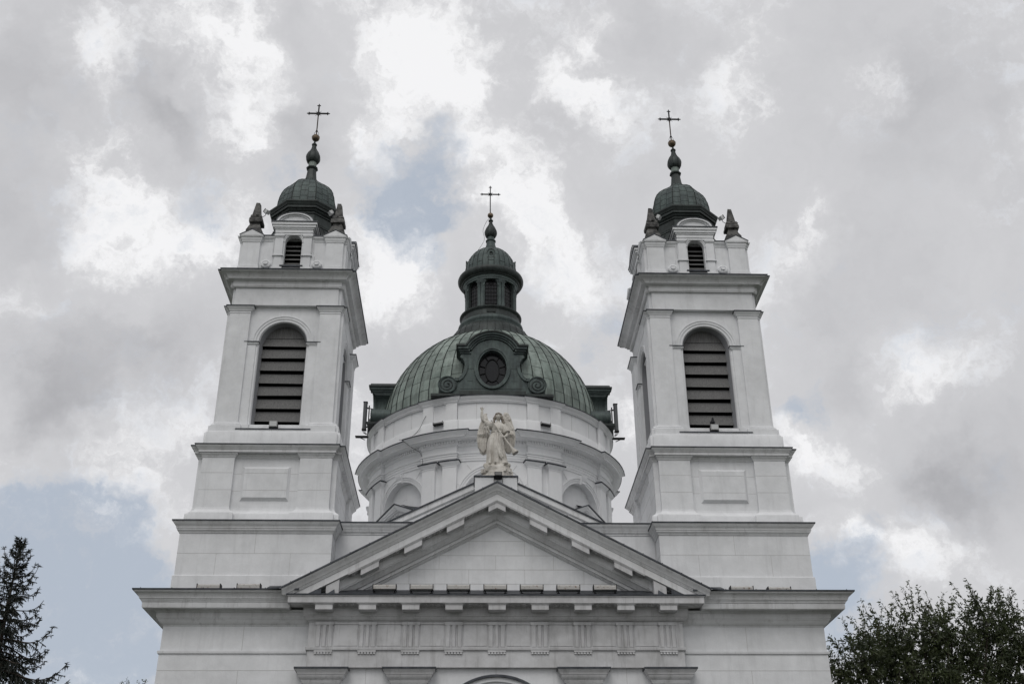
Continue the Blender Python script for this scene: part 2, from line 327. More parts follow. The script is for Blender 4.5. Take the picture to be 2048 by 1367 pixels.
# ================================================================ the church
church = tag(empty('church'), 'white twin towered church with green copper dome and pedimented front', 'church')
def FS(k):
    return [lambda u, d, z: (u, -d, z), lambda u, d, z: (d, u, z), lambda u, d, z: (-u, d, z), lambda u, d, z: (-d, -u, z)][k]
def fbox(mb, F, u0, u1, d0, d1, z0, z1, mat=0):
    mb.add([F(u, d, z) for z in (z0, z1) for u, d in ((u0,d1),(u1,d1),(u1,d0),(u0,d0))],
           [(0,3,2,1),(4,5,6,7),(0,1,5,4),(1,2,6,5),(2,3,7,6),(3,0,4,7)], mat)
def notched(xf, xs, yf, ys, rx=None, ry=None, rd=0):
    q = []
    def half(sx):                      # front edge left to right, then the right side up; mirrored by rotation
        pass
    p = [(-xf, -ys)]
    if rx: p += [(-rx, -ys), (-rx, -ys+rd), (rx, -ys+rd), (rx, -ys)]
    p += [(xf, -ys)] + ([(xf, -yf), (xs, -yf)] if xs != xf else [])
    if ry: p += [(xs, -ry), (xs-rd, -ry), (xs-rd, ry), (xs, ry)]
    p += ([(xs, yf), (xf, yf)] if xs != xf else []) + [(xf, ys)]
    if rx: p += [(rx, ys), (rx, ys-rd), (-rx, ys-rd), (-rx, ys)]
    p += [(-xf, ys)] + ([(-xf, yf), (-xs, yf)] if xs != xf else [])
    if ry: p += [(-xs, ry), (-xs+rd, ry), (-xs+rd, -ry), (-xs, -ry)]
    p += ([(-xs, -yf), (-xf, -yf)] if xs != xf else [])
    return p
def cross_mesh(mb, x, y, z0, z1, za, hw, t, ring=True, mat=0):
    mb.box(x-t, x+t, y-t, y+t, z0, z1-.1, mat)
    mb.box(x-hw+.06, x-t-.001, y-t*.9, y+t*.9, za-t, za+t, mat); mb.box(x+t+.001, x+hw-.06, y-t*.9, y+t*.9, za-t, za+t, mat)
    for cx, cz, ax in ((x-hw+.05, za, 0), (x+hw-.05, za, 0), (x, z1-.07, 1)):
        s = -1 if cx < x else 1
        mb.ball((cx, y, cz), .034, 8, 6, mat)
        if ax == 0:
            mb.ball((cx+s*.045, y, cz), .026, 8, 6, mat, (1.5, 1, .8)); mb.ball((cx-s*.02, y, cz+.055), .026, 8, 6, mat); mb.ball((cx-s*.02, y, cz-.055), .026, 8, 6, mat)
        else:
            mb.ball((cx, y, cz+.045), .026, 8, 6, mat, (.8, 1, 1.5)); mb.ball((cx+.055, y, cz-.02), .026, 8, 6, mat); mb.ball((cx-.055, y, cz-.02), .026, 8, 6, mat)
    if ring:
        R = [(x+.072*cos(2*pi*i/16), y, za+.072*sin(2*pi*i/16)) for i in range(17)]
        mb.tube(R, .022, 6, mat, False)
        for a in (45, 135, 225, 315):
            a = radians(a); mb.tube([(x+.075*cos(a), y, za+.075*sin(a)), (x+.19*cos(a), y, za+.19*sin(a))], [.012, .003], 5, mat)

YT = 3.475
def build_tower(parent):
    wall = MB([M['plaster'], M['joint'], M['void'], M['reveal'], M['zinc']])
    J = .006
    def joint(F, u0, u1, d, z): fbox(wall, F, u0, u1, d-.01, d+.003, z-J, z+J, 1)
    # attic block
    A = notched(2.375, 2.375, 3.315, 3.315)
    wall.ring(A, [(.045, 11.2), (.045, 11.92), (.03, 11.935), (0, 11.94), (0, 13.3)])
    for k in range(4):
        F = FS(k); d = (3.315, 2.375)[k % 2]; w = (2.375, 3.315)[k % 2]
        joint(F, -w, w, d, 12.64)
        fbox(wall, F, -.008, .006, d-.01, d+.003, 12.647, 13.28, 1)
        for u in (-1.17, 1.12): fbox(wall, F, u-J, u+J, d-.01, d+.003, 11.95, 12.633, 1)
    # first stage with corner pilasters
    xf, xs, yf, ys = 2.12, 2.28, 2.615, 2.775
    S1 = notched(xf, xs, yf, ys, 1.07, 1.50, .12)
    wall.ring(S1, [(.18, 13.5), (.18, 14.09), (.165, 14.12), (.12, 14.16), (.05, 14.22), (.015, 14.29), (.015, 14.33), (0, 14.34), (0, 16.2)])
    for k in range(4):
        F = FS(k); D = (ys, xs)[k % 2]; r = (1.07, 1.5)[k % 2]; w = (xf, yf)[k % 2]
        for z in (14.94, 15.53):
            joint(F, -r+.002, r-.002, D-.12, z)
            for s in (-1, 1): joint(F, min(s*r, s*w), max(s*r, s*w), D, z)
        if k % 2 == 0:
            o = [(-.79, 14.59), (.79, 14.59), (.79, 15.78), (-.79, 15.78)]; i_ = [(-.70, 14.69), (.70, 14.69), (.70, 15.69), (-.70, 15.69)]
            wall.add([F(u, D-.121, z) for u, z in o]+[F(u, D-.03, z) for u, z in i_], [(0,1,5,4),(1,2,6,5),(2,3,7,6),(3,0,4,7),(4,5,6,7)])
            for z in (14.94, 15.53): joint(F, -.70, .70, D-.03, z)
    # belfry: stepped plinth, arched walls
    xf, xs, yf, ys = 1.965, 2.06, 2.18, 2.275
    B = notched(xf, xs, yf, ys)
    wall.ring(B, [(.25, 16.4), (.25, 16.66), (.235, 16.69), (.215, 16.70), (.215, 17.10), (.19, 17.14), (.10, 17.152), (-.3, 17.153)])
    B2 = notched(xf, xs, yf, ys, 1.22, 1.42, .19)
    wall.ring(B2, [(-.02, 17.15), (.13, 17.154), (.13, 17.40), (.1, 17.43), (.045, 17.44), (.06, 17.48), (.045, 17.53), (0, 17.54), (-.3, 17.54)])
    for k in range(4):
        F = FS(k); D = (ys, xs)[k % 2]-.12; rw = (1.23, 1.42)[k % 2]
        hole = arch_pts(.85, 17.30, 20.68, .83, 20)
        holed(wall, [(-rw-.1, 17.16), (rw+.1, 17.16), (rw+.1, 22.3), (-rw-.1, 22.3)], hole, (0, 19.8), lambda u, z: F(u, D, z))
        # jamb strip, then the grey reveal
        strip(wall, hole, lambda u, z: F(u, D, z), lambda u, z: F(u*.975, D-.06, z-.0), 0)
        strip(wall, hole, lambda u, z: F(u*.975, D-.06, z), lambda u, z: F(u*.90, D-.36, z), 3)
        # flat archivolt with a raised rim, impost strips
        arc_band(wall, .86, .955, 20.68, F, D-.02, D+.03, 0, 24, .985)
        arc_band(wall, .955, 1.04, 20.68, F, D-.02, D+.055, 0, 24, .985)
        arc_band(wall, 1.04, 1.075, 20.68, F, D-.02, D+.075, 0, 24, .985)
        for s in (-1, 1):
            a, b = sorted((s*.93, s*1.31))
            fbox(wall, F, a, b, D-.05, D+.055, 17.48, 20.56)
            a2, b2 = sorted((s*.865, s*.928))
            fbox(wall, F, a2, b2, D-.05, D+.025, 17.48, 20.56)
            fbox(wall, F, min(s*.865, s*1.31), max(s*.865, s*1.31), D-.05, D+.07, 20.562, 20.60)
            fbox(wall, F, min(s*.83, s*1.33), max(s*.83, s*1.33), D-.05, D+.10, 20.602, 20.655)
            fbox(wall, F, min(s*.81, s*1.34), max(s*.81, s*1.34), D-.05, D+.13, 20.657, 20.685, 4)
            fbox(wall, F, min(s*.86, s*1.23), max(s*.86, s*1.23), D-.04, D+.15, 17.28, 17.475)
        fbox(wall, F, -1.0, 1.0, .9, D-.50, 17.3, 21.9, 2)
        # sill
        fbox(wall, F, -1.10, 1.10, D-.45, D+.13, 17.29, 17.36); fbox(wall, F, -1.22, 1.22, D-.3, D+.245, 17.153, 17.234); fbox(wall, F, -1.26, 1.26, D-.3, D+.27, 17.236, 17.275, 4)
    # corner pilasters (solid)
    # top frieze
    E2 = notched(1.845, 1.95, 2.225, 2.325)
    wall.ring(E2, [(-.5, 22.12), (0, 22.12), (0, 22.85)])
    # upper attic stage
    U = notched(1.80, 1.87, 1.96, 2.025, .71, .71, .78)
    wall.ring(U, [(0, 23.3), (0, 25.0), (.02, 25.02), (.03, 25.08), (.07, 25.13), (.09, 25.15), (.1, 25.22)])
    wall.ring(U, [(.1, 25.22), (.12, 25.222), (.12, 25.26), (-.3, 25.3)], 4)
    root = wall.build('bell_tower', parent)

    # cornices
    c = MB([M['trim'], M['zinc']])
    pr = [(0, 13.28), (.025, 13.285), (.03, 13.31), (.06, 13.35), (.085, 13.37), (.09, 13.38), (.09, 13.42), (.11, 13.425), (.115, 13.48), (.14, 13.51), (.18, 13.55), (.205, 13.60), (.215, 13.62)]
    c.ring(A, pr); c.ring(A, [(.215, 13.62), (.235, 13.622), (.24, 13.66), (.1, 13.70), (-.3, 13.76)], 1)
    c.build('cornice', root)
    c = MB([M['trim'], M['zinc']])
    c.ring(S1, [(0, 16.06), (.02, 16.07), (.025, 16.10), (.055, 16.14), (.085, 16.17), (.09, 16.205), (-.3, 16.207)])
    F1 = notched(2.12, 2.28, 2.615, 2.775)
    c.ring(F1, [(-.3, 16.21), (.125, 16.212), (.13, 16.30), (.15, 16.305), (.155, 16.325), (.19, 16.36), (.225, 16.40), (.235, 16.43)])
    c.ring(F1, [(.235, 16.43), (.255, 16.432), (.26, 16.465), (.1, 16.50), (-.2, 16.52)], 1)
    c.build('cornice', root)
    c = MB([M['trim'], M['zinc']])
    c.ring(E2, [(-.05, 22.83), (.08, 22.832), (.085, 22.86), (.10, 22.87), (.10, 23.04), (.11, 23.06), (.24, 23.075), (.26, 23.08), (.27, 23.10), (.285, 23.15), (.33, 23.205), (.40, 23.25), (.49, 23.285), (.495, 23.31)])
    c.ring(E2, [(.495, 23.31), (.52, 23.312), (.53, 23.355), (.2, 23.42), (-.4, 23.5)], 1)
    c.build('cornice', root)
    # belfry pilasters with capitals
    for sx in (-1, 1):
        for sy in (-1, 1):
            p = MB([M['plaster'], M['zinc']])
            P = [(1.23, -ys), (xf, -ys), (xf, -yf), (xs, -yf), (xs, -1.42), (1.23, -1.42)]
            P = [(sx*x, -sy*y) for x, y in P]
            if sx*sy < 0: pass
            area = sum(P[i-1][0]*P[i][1]-P[i][0]*P[i-1][1] for i in range(6))
            if area < 0: P = P[::-1]
            p.ring(P, [(0, 17.3), (0, 21.80), (.015, 21.81), (.02, 21.84), (0.005, 21.85), (.005, 21.89), (.03, 21.90), (.035, 21.94), (.07, 21.98), (.10, 22.02), (.115, 22.05)])
            p.ring(P, [(.115, 22.05), (.135, 22.052), (.14, 22.085), (.04, 22.118)], 1)
            p.build('pilaster', root)
    # belfry louvres
    for k in range(4):
        F = FS(k); D = (ys, xs)[k % 2]-.12
        lv = MB(M['wood'])
        for i in range(7):
            zb = 20.70-.488*i+.003*((i*37) % 5-2); zt = zb+.31
            u = .775
            t = .012*((i*53) % 3-1)
            V = []
            for (du, dd, z) in ((-u, -.40, zt+.10), (u, -.40, zt+.10+t*.4), (u, -.28, zb+t), (-u, -.28, zb)):
                V.append(F(du, D+dd, z))
            V2 = [F(du, D+dd-.03, z+.012) for (du, dd, z) in ((-u, -.40, zt+.10), (u, -.40, zt+.10), (u, -.28, zb+t), (-u, -.28, zb))]
            lv.add(V+V2, [(0,1,2,3),(7,6,5,4),(0,4,5,1),(1,5,6,2),(2,6,7,3),(3,7,4,0)])
        t0 = math.asin(.36/.82); top = [(-.72, 21.05)]+[(-.80*cos(t0+(pi-2*t0)*i/16), 20.70+.82*sin(t0+(pi-2*t0)*i/16)) for i in range(17)]+[(.72, 21.05)]
        lv.add([F(u, D-.36, z) for u, z in top]+[F(u, D-.39, z) for u, z in top], [tuple(range(19)), tuple(range(37, 18, -1)), (0, 18, 37, 19)])
        fbox(lv, F, -.80, .80, D-.42, D-.34, 17.36, 17.46)
        lv.build('belfry_louvre', root, smooth=False)
    # upper stage: corner pedestals with small gables, stone pinnacles
    for sx in (-1, 1):
        for sy in (-1, 1):
            p = MB([M['plaster'], M['zinc']])
            P = [(1.22, -2.125), (1.86, -2.125), (1.86, -2.03), (1.96, -2.03), (1.96, -1.36), (1.22, -1.36)]
            P = [(sx*x, -sy*y) for x, y in P]
            if sum(P[i-1][0]*P[i][1]-P[i][0]*P[i-1][1] for i in range(6)) < 0: P = P[::-1]
            p.ring(P, [(.025, 23.3), (.025, 23.92), (0, 23.94), (0, 24.93), (.02, 24.94), (.025, 24.99), (.05, 25.03), (.06, 25.06), (.065, 25.12), (.10, 25.14), (.115, 25.19), (-.3, 25.195)])
            X0, X1 = sorted((sx*1.11, sx*1.975)); xm = sx*1.545
            y0, y1 = (-2.235, -1.3) if sy < 0 else (1.3, 2.235)
            p.prism([(X0, 25.192), (X1, 25.192), (xm, 25.43)], y0, y1)
            p.add([(X0-.02, y0-.02, 25.19), (xm, y0-.02, 25.447), (X1+.02, y0-.02, 25.19), (X0-.02, y1, 25.19), (xm, y1, 25.447), (X1+.02, y1, 25.19)], [(0,1,4,3), (1,2,5,4)], 1)
            p.add([(X0-.02, y0-.02, 25.215), (xm, y0-.02, 25.472), (X1+.02, y0-.02, 25.215), (X0-.02, y1, 25.215), (xm, y1, 25.472), (X1+.02, y1, 25.215)], [(0,1,4,3), (1,2,5,4)], 1)
            p.add([(X0-.02, y0-.02, 25.19), (xm, y0-.02, 25.447), (X1+.02, y0-.02, 25.19), (X0-.02, y0-.02, 25.215), (xm, y0-.02, 25.472), (X1+.02, y0-.02, 25.215)], [(0,1,4,3), (1,2,5,4)], 1)
            xo0, xo1 = (sx*1.2, sx*2.08)
            p.add([(sx*1.3, -2.02*1 if sy < 0 else 1.3, 25.192), (sx*2.075, -2.12 if sy < 0 else 1.28, 25.192), (sx*2.075, -1.28 if sy < 0 else 2.12, 25.192), (sx*1.3, -1.3 if sy < 0 else 2.02, 25.192), (sx*1.3, sy*1.7, 25.42), (sx*2.075, sy*1.7, 25.42)],
                  [(0,1,5,4), (2,3,4,5), (1,2,5), (3,0,4)], 0)
            p.build('corner_pedestal', root)
            q = MB(M['stone']); cx, cy = sx*1.545, sy*1.70
            def sq(prof):
                q.loft([[(cx-h, cy-h, z), (cx+h, cy-h, z), (cx+h, cy+h, z), (cx-h, cy+h, z)] for h, z in prof], 0, True, True, True)
            sq([(.30, 25.2), (.30, 25.58), (.27, 25.64), (.22, 25.78), (.17, 25.92), (.165, 25.97)])
            sq([(.20, 25.968), (.245, 25.99), (.25, 26.13), (.20, 26.20), (.215, 26.22), (.215, 26.27), (.19, 26.30), (.18, 26.33), (.155, 26.34), (.075, 26.95)])
            pr_ = random.Random(int(31+sx*3+sy*7))
            q.v = [(x+pr_.uniform(-.018, .018), y+pr_.uniform(-.018, .018), z+pr_.uniform(-.012, .012)) for x, y, z in q.v]
            for (bx, by, bz, br) in [(cx+pr_.uniform(-.2, .2), cy+pr_.uniform(-.2, .2), z, pr_.uniform(.05, .09)) for z in (25.62, 25.75, 26.02, 26.1, 26.3)]: q.ball((bx, by, bz), br, 7, 5, 0, (1, 1, .7))
            q.build('pinnacle', root)
    # aedicules with arched louvred openings
    for k in range(4):
        F = FS(k); D = (2.125, 1.96)[k % 2]
        a = MB([M['plaster'], M['zinc'], M['void'], M['wood']])
        hole = arch_pts(.315, 23.9, 24.98, .30, 14)
        holed(a, [(-.72, 23.3), (.72, 23.3), (.72, 25.32), (-.72, 25.32)], hole, (0, 24.5), lambda u, z: F(u, D-.05, z))
        strip(a, hole, lambda u, z: F(u, D-.05, z), lambda u, z: F(u*.97, D-.24, z))
        arc_band(a, .315, .36, 24.98, F, D-.06, D-.03, 0, 18, .98); arc_band(a, .36, .40, 24.98, F, D-.06, D-.005, 0, 18, .98)
        fbox(a, F, -.5, .5, D-.62, D-.46, 23.5, 25.4, 2)
        fbox(a, F, -.75, -.71, D-.7, D-.05, 23.3, 25.3); fbox(a, F, .71, .75, D-.7, D-.05, 23.3, 25.3)
        fbox(a, F, -.42, .42, D-.3, D+.05, 23.88, 23.93, 1)
        for s in (-1, 1):
            f = lambda u0, u1, d0, d1, z0, z1, m=0: fbox(a, F, min(s*u0, s*u1), max(s*u0, s*u1), d0, d1, z0, z1, m)
            for (u0, u1, dd) in ((.405, .47, .0), (.40, .455, -.03)): f(u0-.01, u1+.2, D-.1, D+dd*.5+.0, 23.3, 24.34) if u0 > .403 else f(u0-.05, u0+.0, D-.1, D-.02, 23.3, 24.34)
            f(.34, .72, D-.2, D+.035, 23.30, 23.86); f(.33, .735, D-.2, D+.05, 24.341, 24.385)
            f(.375, .675, D-.2, D+.02, 24.386, 25.15); f(.36, .69, D-.2, D+.045, 25.151, 25.19); f(.34, .71, D-.2, D+.07, 25.191, 25.27)
            for zz in (23.45, 23.7): pass
            # little volute beside each pilaster
            V = []
            R0 = [(s*(.93+.19*cos(t)), 23.99+.155*sin(t)) for t in [2*pi*i/18 for i in range(18)]]
            a.add([F(u, D-.2, z) for u, z in R0]+[F(u, D+.03, z) for u, z in R0]+[F(s*.93+(u-s*.93)*.72, D+.05, 23.99+(z-23.99)*.72) for u, z in R0]+[F(s*.93+(u-s*.93)*.45, D+.02, 23.99+(z-23.99)*.45) for u, z in R0]+[F(s*.93+(u-s*.93)*.40, D+.09, 23.99+(z-23.99)*.40) for u, z in R0],
                  [(j*18+i, j*18+(i+1) % 18, (j+1)*18+(i+1) % 18, (j+1)*18+i) for j in range(4) for i in range(18)]+[tuple(range(72, 90))])
            f(.72, 1.02, D-.2, D-.05, 23.3, 23.84)
            f(.70, .80, D-.2, D-.04, 23.84, 24.42)
        for (u, d0, z0, z1) in ((.69, D+.01, 25.271, 25.36), (.70, D+.035, 25.361, 25.50), (.74, D+.07, 25.501, 25.56), (.80, D+.11, 25.561, 25.66), (.84, D+.15, 25.661, 25.76)):
            fbox(a, F, -u, u, D-1.0, d0, z0, z1)
        fbox(a, F, -.87, .87, D-1.0, D+.18, 25.761, 25.80, 1)
        # segmental pediment
        T = [(-.66*cos(pi*i/16), 25.80+.36*sin(pi*i/16)) for i in range(17)]
        a.add([F(u, D+.02, z) for u, z in T]+[F(u, D-1.0, z) for u, z in T], [tuple(range(17))]+[(i, i+1, 18+i, 17+i) for i in range(16)])
        arc_band(a, .52, .60, 25.80, F, D+.01, D+.06, 0, 20, .58); arc_band(a, .60, .68, 25.80, F, D-1.0, D+.13, 0, 20, .585); arc_band(a, .68, .705, 25.80, F, D-1.0, D+.15, 1, 20, .60)
        for i in range(6):
            zb = 23.96+.19*i; a.add([F(u, D-d, z) for u, d, z in ((-.33, .40, zb+.15), (.33, .40, zb+.15), (.33, .28, zb), (-.33, .28, zb))], [(0, 1, 2, 3)], 3)
        a.build('aedicule', root, smooth=True)
    # copper cupola: octagonal drum, cornice, domed roof
    L = 8; a0 = pi/8
    cu = MB([M['copper_dark'], M['seam']])
    cu.lathe([(1.85, 25.24), (1.60, 25.55), (1.36, 26.0), (1.22, 26.3), (1.16, 26.42), (1.18, 26.44), (1.18, 26.50), (1.11, 26.51), (1.11, 26.95), (1.15, 26.96), (1.15, 27.02), (1.20, 27.05), (1.23, 27.10), (1.23, 27.13), (1.29, 27.14), (1.30, 27.24), (1.33, 27.25), (1.36, 27.33), (1.39, 27.37), (1.39, 27.43), (1.33, 27.46), (1.1, 27.50)], L, (0, 0), 0, a0, ap=True)
    for i in range(8):
        a = pi/4*i; t = (cos(a), sin(a)); nn = (sin(a), -cos(a))
        F = lambda u, d, z: (nn[0]*d+t[0]*u, nn[1]*d+t[1]*u, z)
        fbox(cu, F, -.38, .38, 1.10, 1.125, 26.56, 26.90)
        for u in (-.5, .5):   # corner roll of the skirt
            pass
        cu.tube([F(.0, 1.86, 25.26), F(0, 1.615, 25.56), F(0, 1.375, 26.01), F(0, 1.17, 26.43)], .014, 5, 1)
        kk = 1/cos(pi/8); e = pi/8
        G = lambda d, z: (nn[0]*d+t[0]*d*math.tan(e), nn[1]*d+t[1]*d*math.tan(e), z)
        cu.tube([G(1.86, 25.26), G(1.615, 25.56), G(1.375, 26.01), G(1.17, 26.43)], .02, 5, 1)
    cu.build('cupola_drum', root, ang=20)
    ro = MB([M['copper_mid'], M['seam']])
    prof = [(1.12, 27.46), (1.125, 27.7), (1.11, 27.95), (1.07, 28.2), (1.01, 28.42), (.93, 28.60), (.80, 28.78), (.60, 28.97), (.42, 29.10), (.31, 29.20), (.25, 29.30)]
    ro.lathe(prof, 8, (0, 0), 0, a0, ap=True)
    def rad(z):
        for (r0, z0), (r1, z1) in zip(prof, prof[1:]):
            if z0 <= z <= z1: return r0+(r1-r0)*(z-z0)/(z1-z0)
        return prof[-1][0]
    for i in range(8):
        a = pi/4*i; t = (cos(a), sin(a)); nn = (sin(a), -cos(a)); T8 = math.tan(pi/8)
        for q in (-.33, .33, 1):
            ro.tube([(nn[0]*r+t[0]*r*T8*q, nn[1]*r+t[1]*r*T8*q, z) for r, z in prof], .008 if q < 1 else .02, 5, 1)
        for z in (27.78, 28.06, 28.34, 28.62, 28.9):
            r = rad(z)
            for j in range(3):
                q0, q1 = -1+j*2/3, -1/3+j*2/3; zz = z+(.03 if j % 2 else -.05); r = rad(zz)+.002
                ro.tube([(nn[0]*r+t[0]*r*T8*q0, nn[1]*r+t[1]*r*T8*q0, zz), (nn[0]*r+t[0]*r*T8*q1, nn[1]*r+t[1]*r*T8*q1, zz)], .006, 4, 1)
    ro.build('cupola_roof', root, ang=20)
    fi = MB([M['copper_dark'], M['copper_light'], M['seam']])
    fi.lathe([(.27, 29.18), (.235, 29.30), (.20, 29.5), (.175, 29.75), (.165, 29.86), (.20, 29.88), (.225, 29.91), (.225, 29.95), (.19, 29.98), (.165, 30.0)], 8, (0, 0), 0, a0, ap=True)
    fi.lathe([(.155, 30.0), (.155, 30.24)], 8, (0, 0), 1, a0, ap=True)
    on = [(.17, 30.23), (.225, 30.26), (.275, 30.36), (.293, 30.48), (.275, 30.60), (.225, 30.72), (.155, 30.83), (.105, 30.94), (.08, 31.06), (.075, 31.12), (.105, 31.14), (.11, 31.18), (.06, 31.24), (.04, 31.28), (.035, 31.36)]
    fi.lathe(on, 16, (0, 0), 0, 0)
    for i in range(8):
        a = a0+pi/4*i; fi.tube([(sin(a)*r, -cos(a)*r, z) for r, z in on[:11]], .011, 5, 2)
    fi.build('onion_finial', root, ang=40)
    ba = MB(M['gold']); ba.ball((0, 0, 31.53), .163, 20, 14); ba.lathe([(.166, 31.555), (.170, 31.565), (.166, 31.575)], 20); ba.build('gilded_ball', root, ang=60)
    cr = MB([M['iron'], M['rust'], M['iron']])
    cross_mesh(cr, 0, 0, 32.70, 33.34, 32.83, .46, .027)
    cr.tube([(0, 0, 31.68), (0, 0, 32.76)], .024, 8, 1); cr.lathe([(.03, 31.86), (.045, 31.87), (.045, 31.91), (.03, 31.92)], 8)
    for s in (-1, 1):
        cr.tube([(s*.03, 0, 31.88), (s*.08, 0, 31.80), (s*.095, 0, 31.74), (s*.085, 0, 31.68)], .008, 5)
    cr.build('cross', root)
    return root
tower = build_tower(church); tower.location = (-7.52, YT, 0)
tower2 = copy_tree(tower, church); tower2.location = (7.52, YT, 0)
for tw, s in ((tower, 1), (tower2, -1)):
    for ch in tw.children:
        n = ch.name.split('.')[0]
        sh = {'cupola_drum': .02, 'cupola_roof': .03, 'onion_finial': .05, 'gilded_ball': .075, 'cross': .09}.get(n)
        if sh: ch.location.x = s*sh
tower['label'] = 'bell tower left of the dome'; tower2['label'] = 'bell tower right of the dome'
# ---------------------------------------------------------------- main body and portico
XW, YW, YP = 9.98, .07, -.20
body = MB([M['plaster'], M['joint'], M['zinc'], M['void']])
BP = [(-XW, YW), (XW, YW), (XW, 40), (-XW, 40)]
body.ring(BP, [(.12, 0), (.12, 1.2), (.02, 1.25), (.012, 9.53), (.05, 9.535), (.06, 9.555), (.06, 9.615), (.01, 9.622), (0, 9.625), (0, 10.45)])
for s in (-1, 1):
    a, b = sorted((s*5.75, s*XW))
    for z in (9.05, 8.43, 7.8, 7.2): body.box(a, b, YW-.016, YW, z-.008, z+.008, 1)
    body.box(s*7.57-.008, s*7.57+.008, YW-.004, YW+.01, 9.63, 10.37, 1)
    body.box(s*7.62-.007, s*7.62+.007, YW-.016, YW, 8.44, 9.04, 1)
    for y in (3, 6, 9): body.box(s*XW-.014, s*XW+.014, y, y+.014, 9.63, 10.37, 1)
# arched hood over the middle doorway
F0 = lambda u, d, z: (u, -d, z)
body.box(-5.62, 5.62, -.06, .5, 0, 9.3)
arc_band(body, 1.55, 1.74, 6.95, F0, 0, .10, 0, 40); arc_band(body, 1.74, 1.86, 6.95, F0, 0, .17, 0, 40); arc_band(body, 1.86, 1.93, 6.95, F0, 0, .24, 2, 40)
for x in (-3.85, -.02, 3.85): body.box(x-.007, x+.007, -.064, 0, 8.9 if abs(x) < 1 else 8.2, 9.075, 1)
main_wall = body.build('main_wall', church)
# nave block under the dome, its unseen sheet metal roof made pale to bounce light
nv = MB([M['plaster'], M['roof']])
nv.box(-9.6, 9.6, 7.3, 39.5, 9, 13.2); nv.box(-5.05, 5.05, 1.5, 7.3, 9, 13.2)
nv.box(-9.8, 9.8, 7.1, 39.7, 13.2, 13.3, 1); nv.box(-5.1, 5.1, 1.5, 7.1, 13.2, 13.29, 1)
nv.ring([(-6.0, 7.6), (6.0, 7.6), (6.0, 19.5), (-6.0, 19.5)], [(0, 13.2), (0, 14.3)]); nv.ring([(-6.0, 7.6), (6.0, 7.6), (6.0, 19.5), (-6.0, 19.5)], [(.15, 14.3), (.15, 14.36), (-1.2, 14.6)], 1, False, True)
nv.build('nave', church)

# wing cornice
c = MB([M['trim'], M['zinc']])
pr = [(0, 10.35), (.02, 10.365), (.025, 10.385), (.05, 10.40), (.10, 10.44), (.14, 10.50), (.155, 10.535), (.18, 10.54), (.185, 10.575), (.20, 10.58), (.205, 10.715), (.235, 10.72), (.25, 10.755), (.28, 10.78), (.50, 10.785), (.505, 10.765), (.55, 10.765),
      (.565, 10.80), (.565, 10.93), (.59, 10.94), (.595, 10.975), (.615, 10.98), (.62, 11.01), (.65, 11.02), (.655, 11.045), (.67, 11.08), (.70, 11.13), (.75, 11.175), (.79, 11.19), (.80, 11.225), (.815, 11.23)]
low = [q for q in pr if q[1] <= 10.785 and q[0] < .29]; high = [(0, 10.785)]+[q for q in pr if q not in low]
for s in (-1, 1):
    def wing_plan(xi): 
        P = [(s*xi, YW), (s*XW, YW), (s*XW, 40), (s*xi, 40)]
        return P if s > 0 else P[::-1]
    c.ring(wing_plan(5.3), low+[(-.2, 10.79)]); c.ring(wing_plan(6.75), high)
    c.ring(wing_plan(6.75), [(.815, 11.23), (.84, 11.232), (.845, 11.275), (.5, 11.31), (-.1, 11.36)], 1)
    c.box(min(s*6.3, s*9.98), max(s*6.3, s*9.98), YW, 7, 11.38, 11.41, 1)
    for x in [6.9+.92*i for i in range(5)]: c.ball((s*x, YW-.82, 11.285), .018, 6, 4, 1)
c.build('main_cornice', church)

# portico entablature
PW = 5.60
PP = [(-PW, YP), (PW, YP), (PW, .6), (-PW, .6)]
e = MB([M['portico'], M['zinc'], M['joint']])
e.ring(PP, [(-.4, 9.085), (0, 9.085), (0, 9.575), (.05, 9.58), (.06, 9.60), (.06, 9.665), (.01, 9.672), (0, 9.675), (0, 10.40), (.02, 10.41), (.025, 10.43), (.05, 10.44), (.09, 10.475), (.135, 10.535), (.14, 10.56), (.165, 10.565), (.17, 10.60), (.18, 10.605), (.18, 10.80), (.20, 10.81), (.22, 10.85), (.575, 10.86), (.58, 10.845), (.60, 10.845), (.605, 11.02), (.625, 11.025), (.635, 11.055)])
e.ring(PP, [(.635, 11.055), (.655, 11.057), (.66, 11.095), (.52, 11.135), (.3, 11.225), (0, 11.395), (-.26, 11.47)], 1)
for x in (-.02, -2.6, 2.6): e.box(x-.007, x+.007, YP-.004, YP, 9.09, 9.57, 2)
MX = [-5.13+1.2825*k for k in range(9)]
for k, x in enumerate(MX):                                           # metope panels between the triglyphs
    if k < 8:
        x0, x1 = x+.30, MX[k+1]-.30
        e.frustum(x0, x1, YP-.003, YP+.05, 9.70, x0, x1, YP-.003, YP+.05, 10.36) if 0 else e.box(x0, x1, YP-.018, YP+.05, 9.71, 10.33)
        e.box(x0-.03, x1+.03, YP-.03, YP+.05, 10.345, 10.40)
entab = e.build('entablature', church)
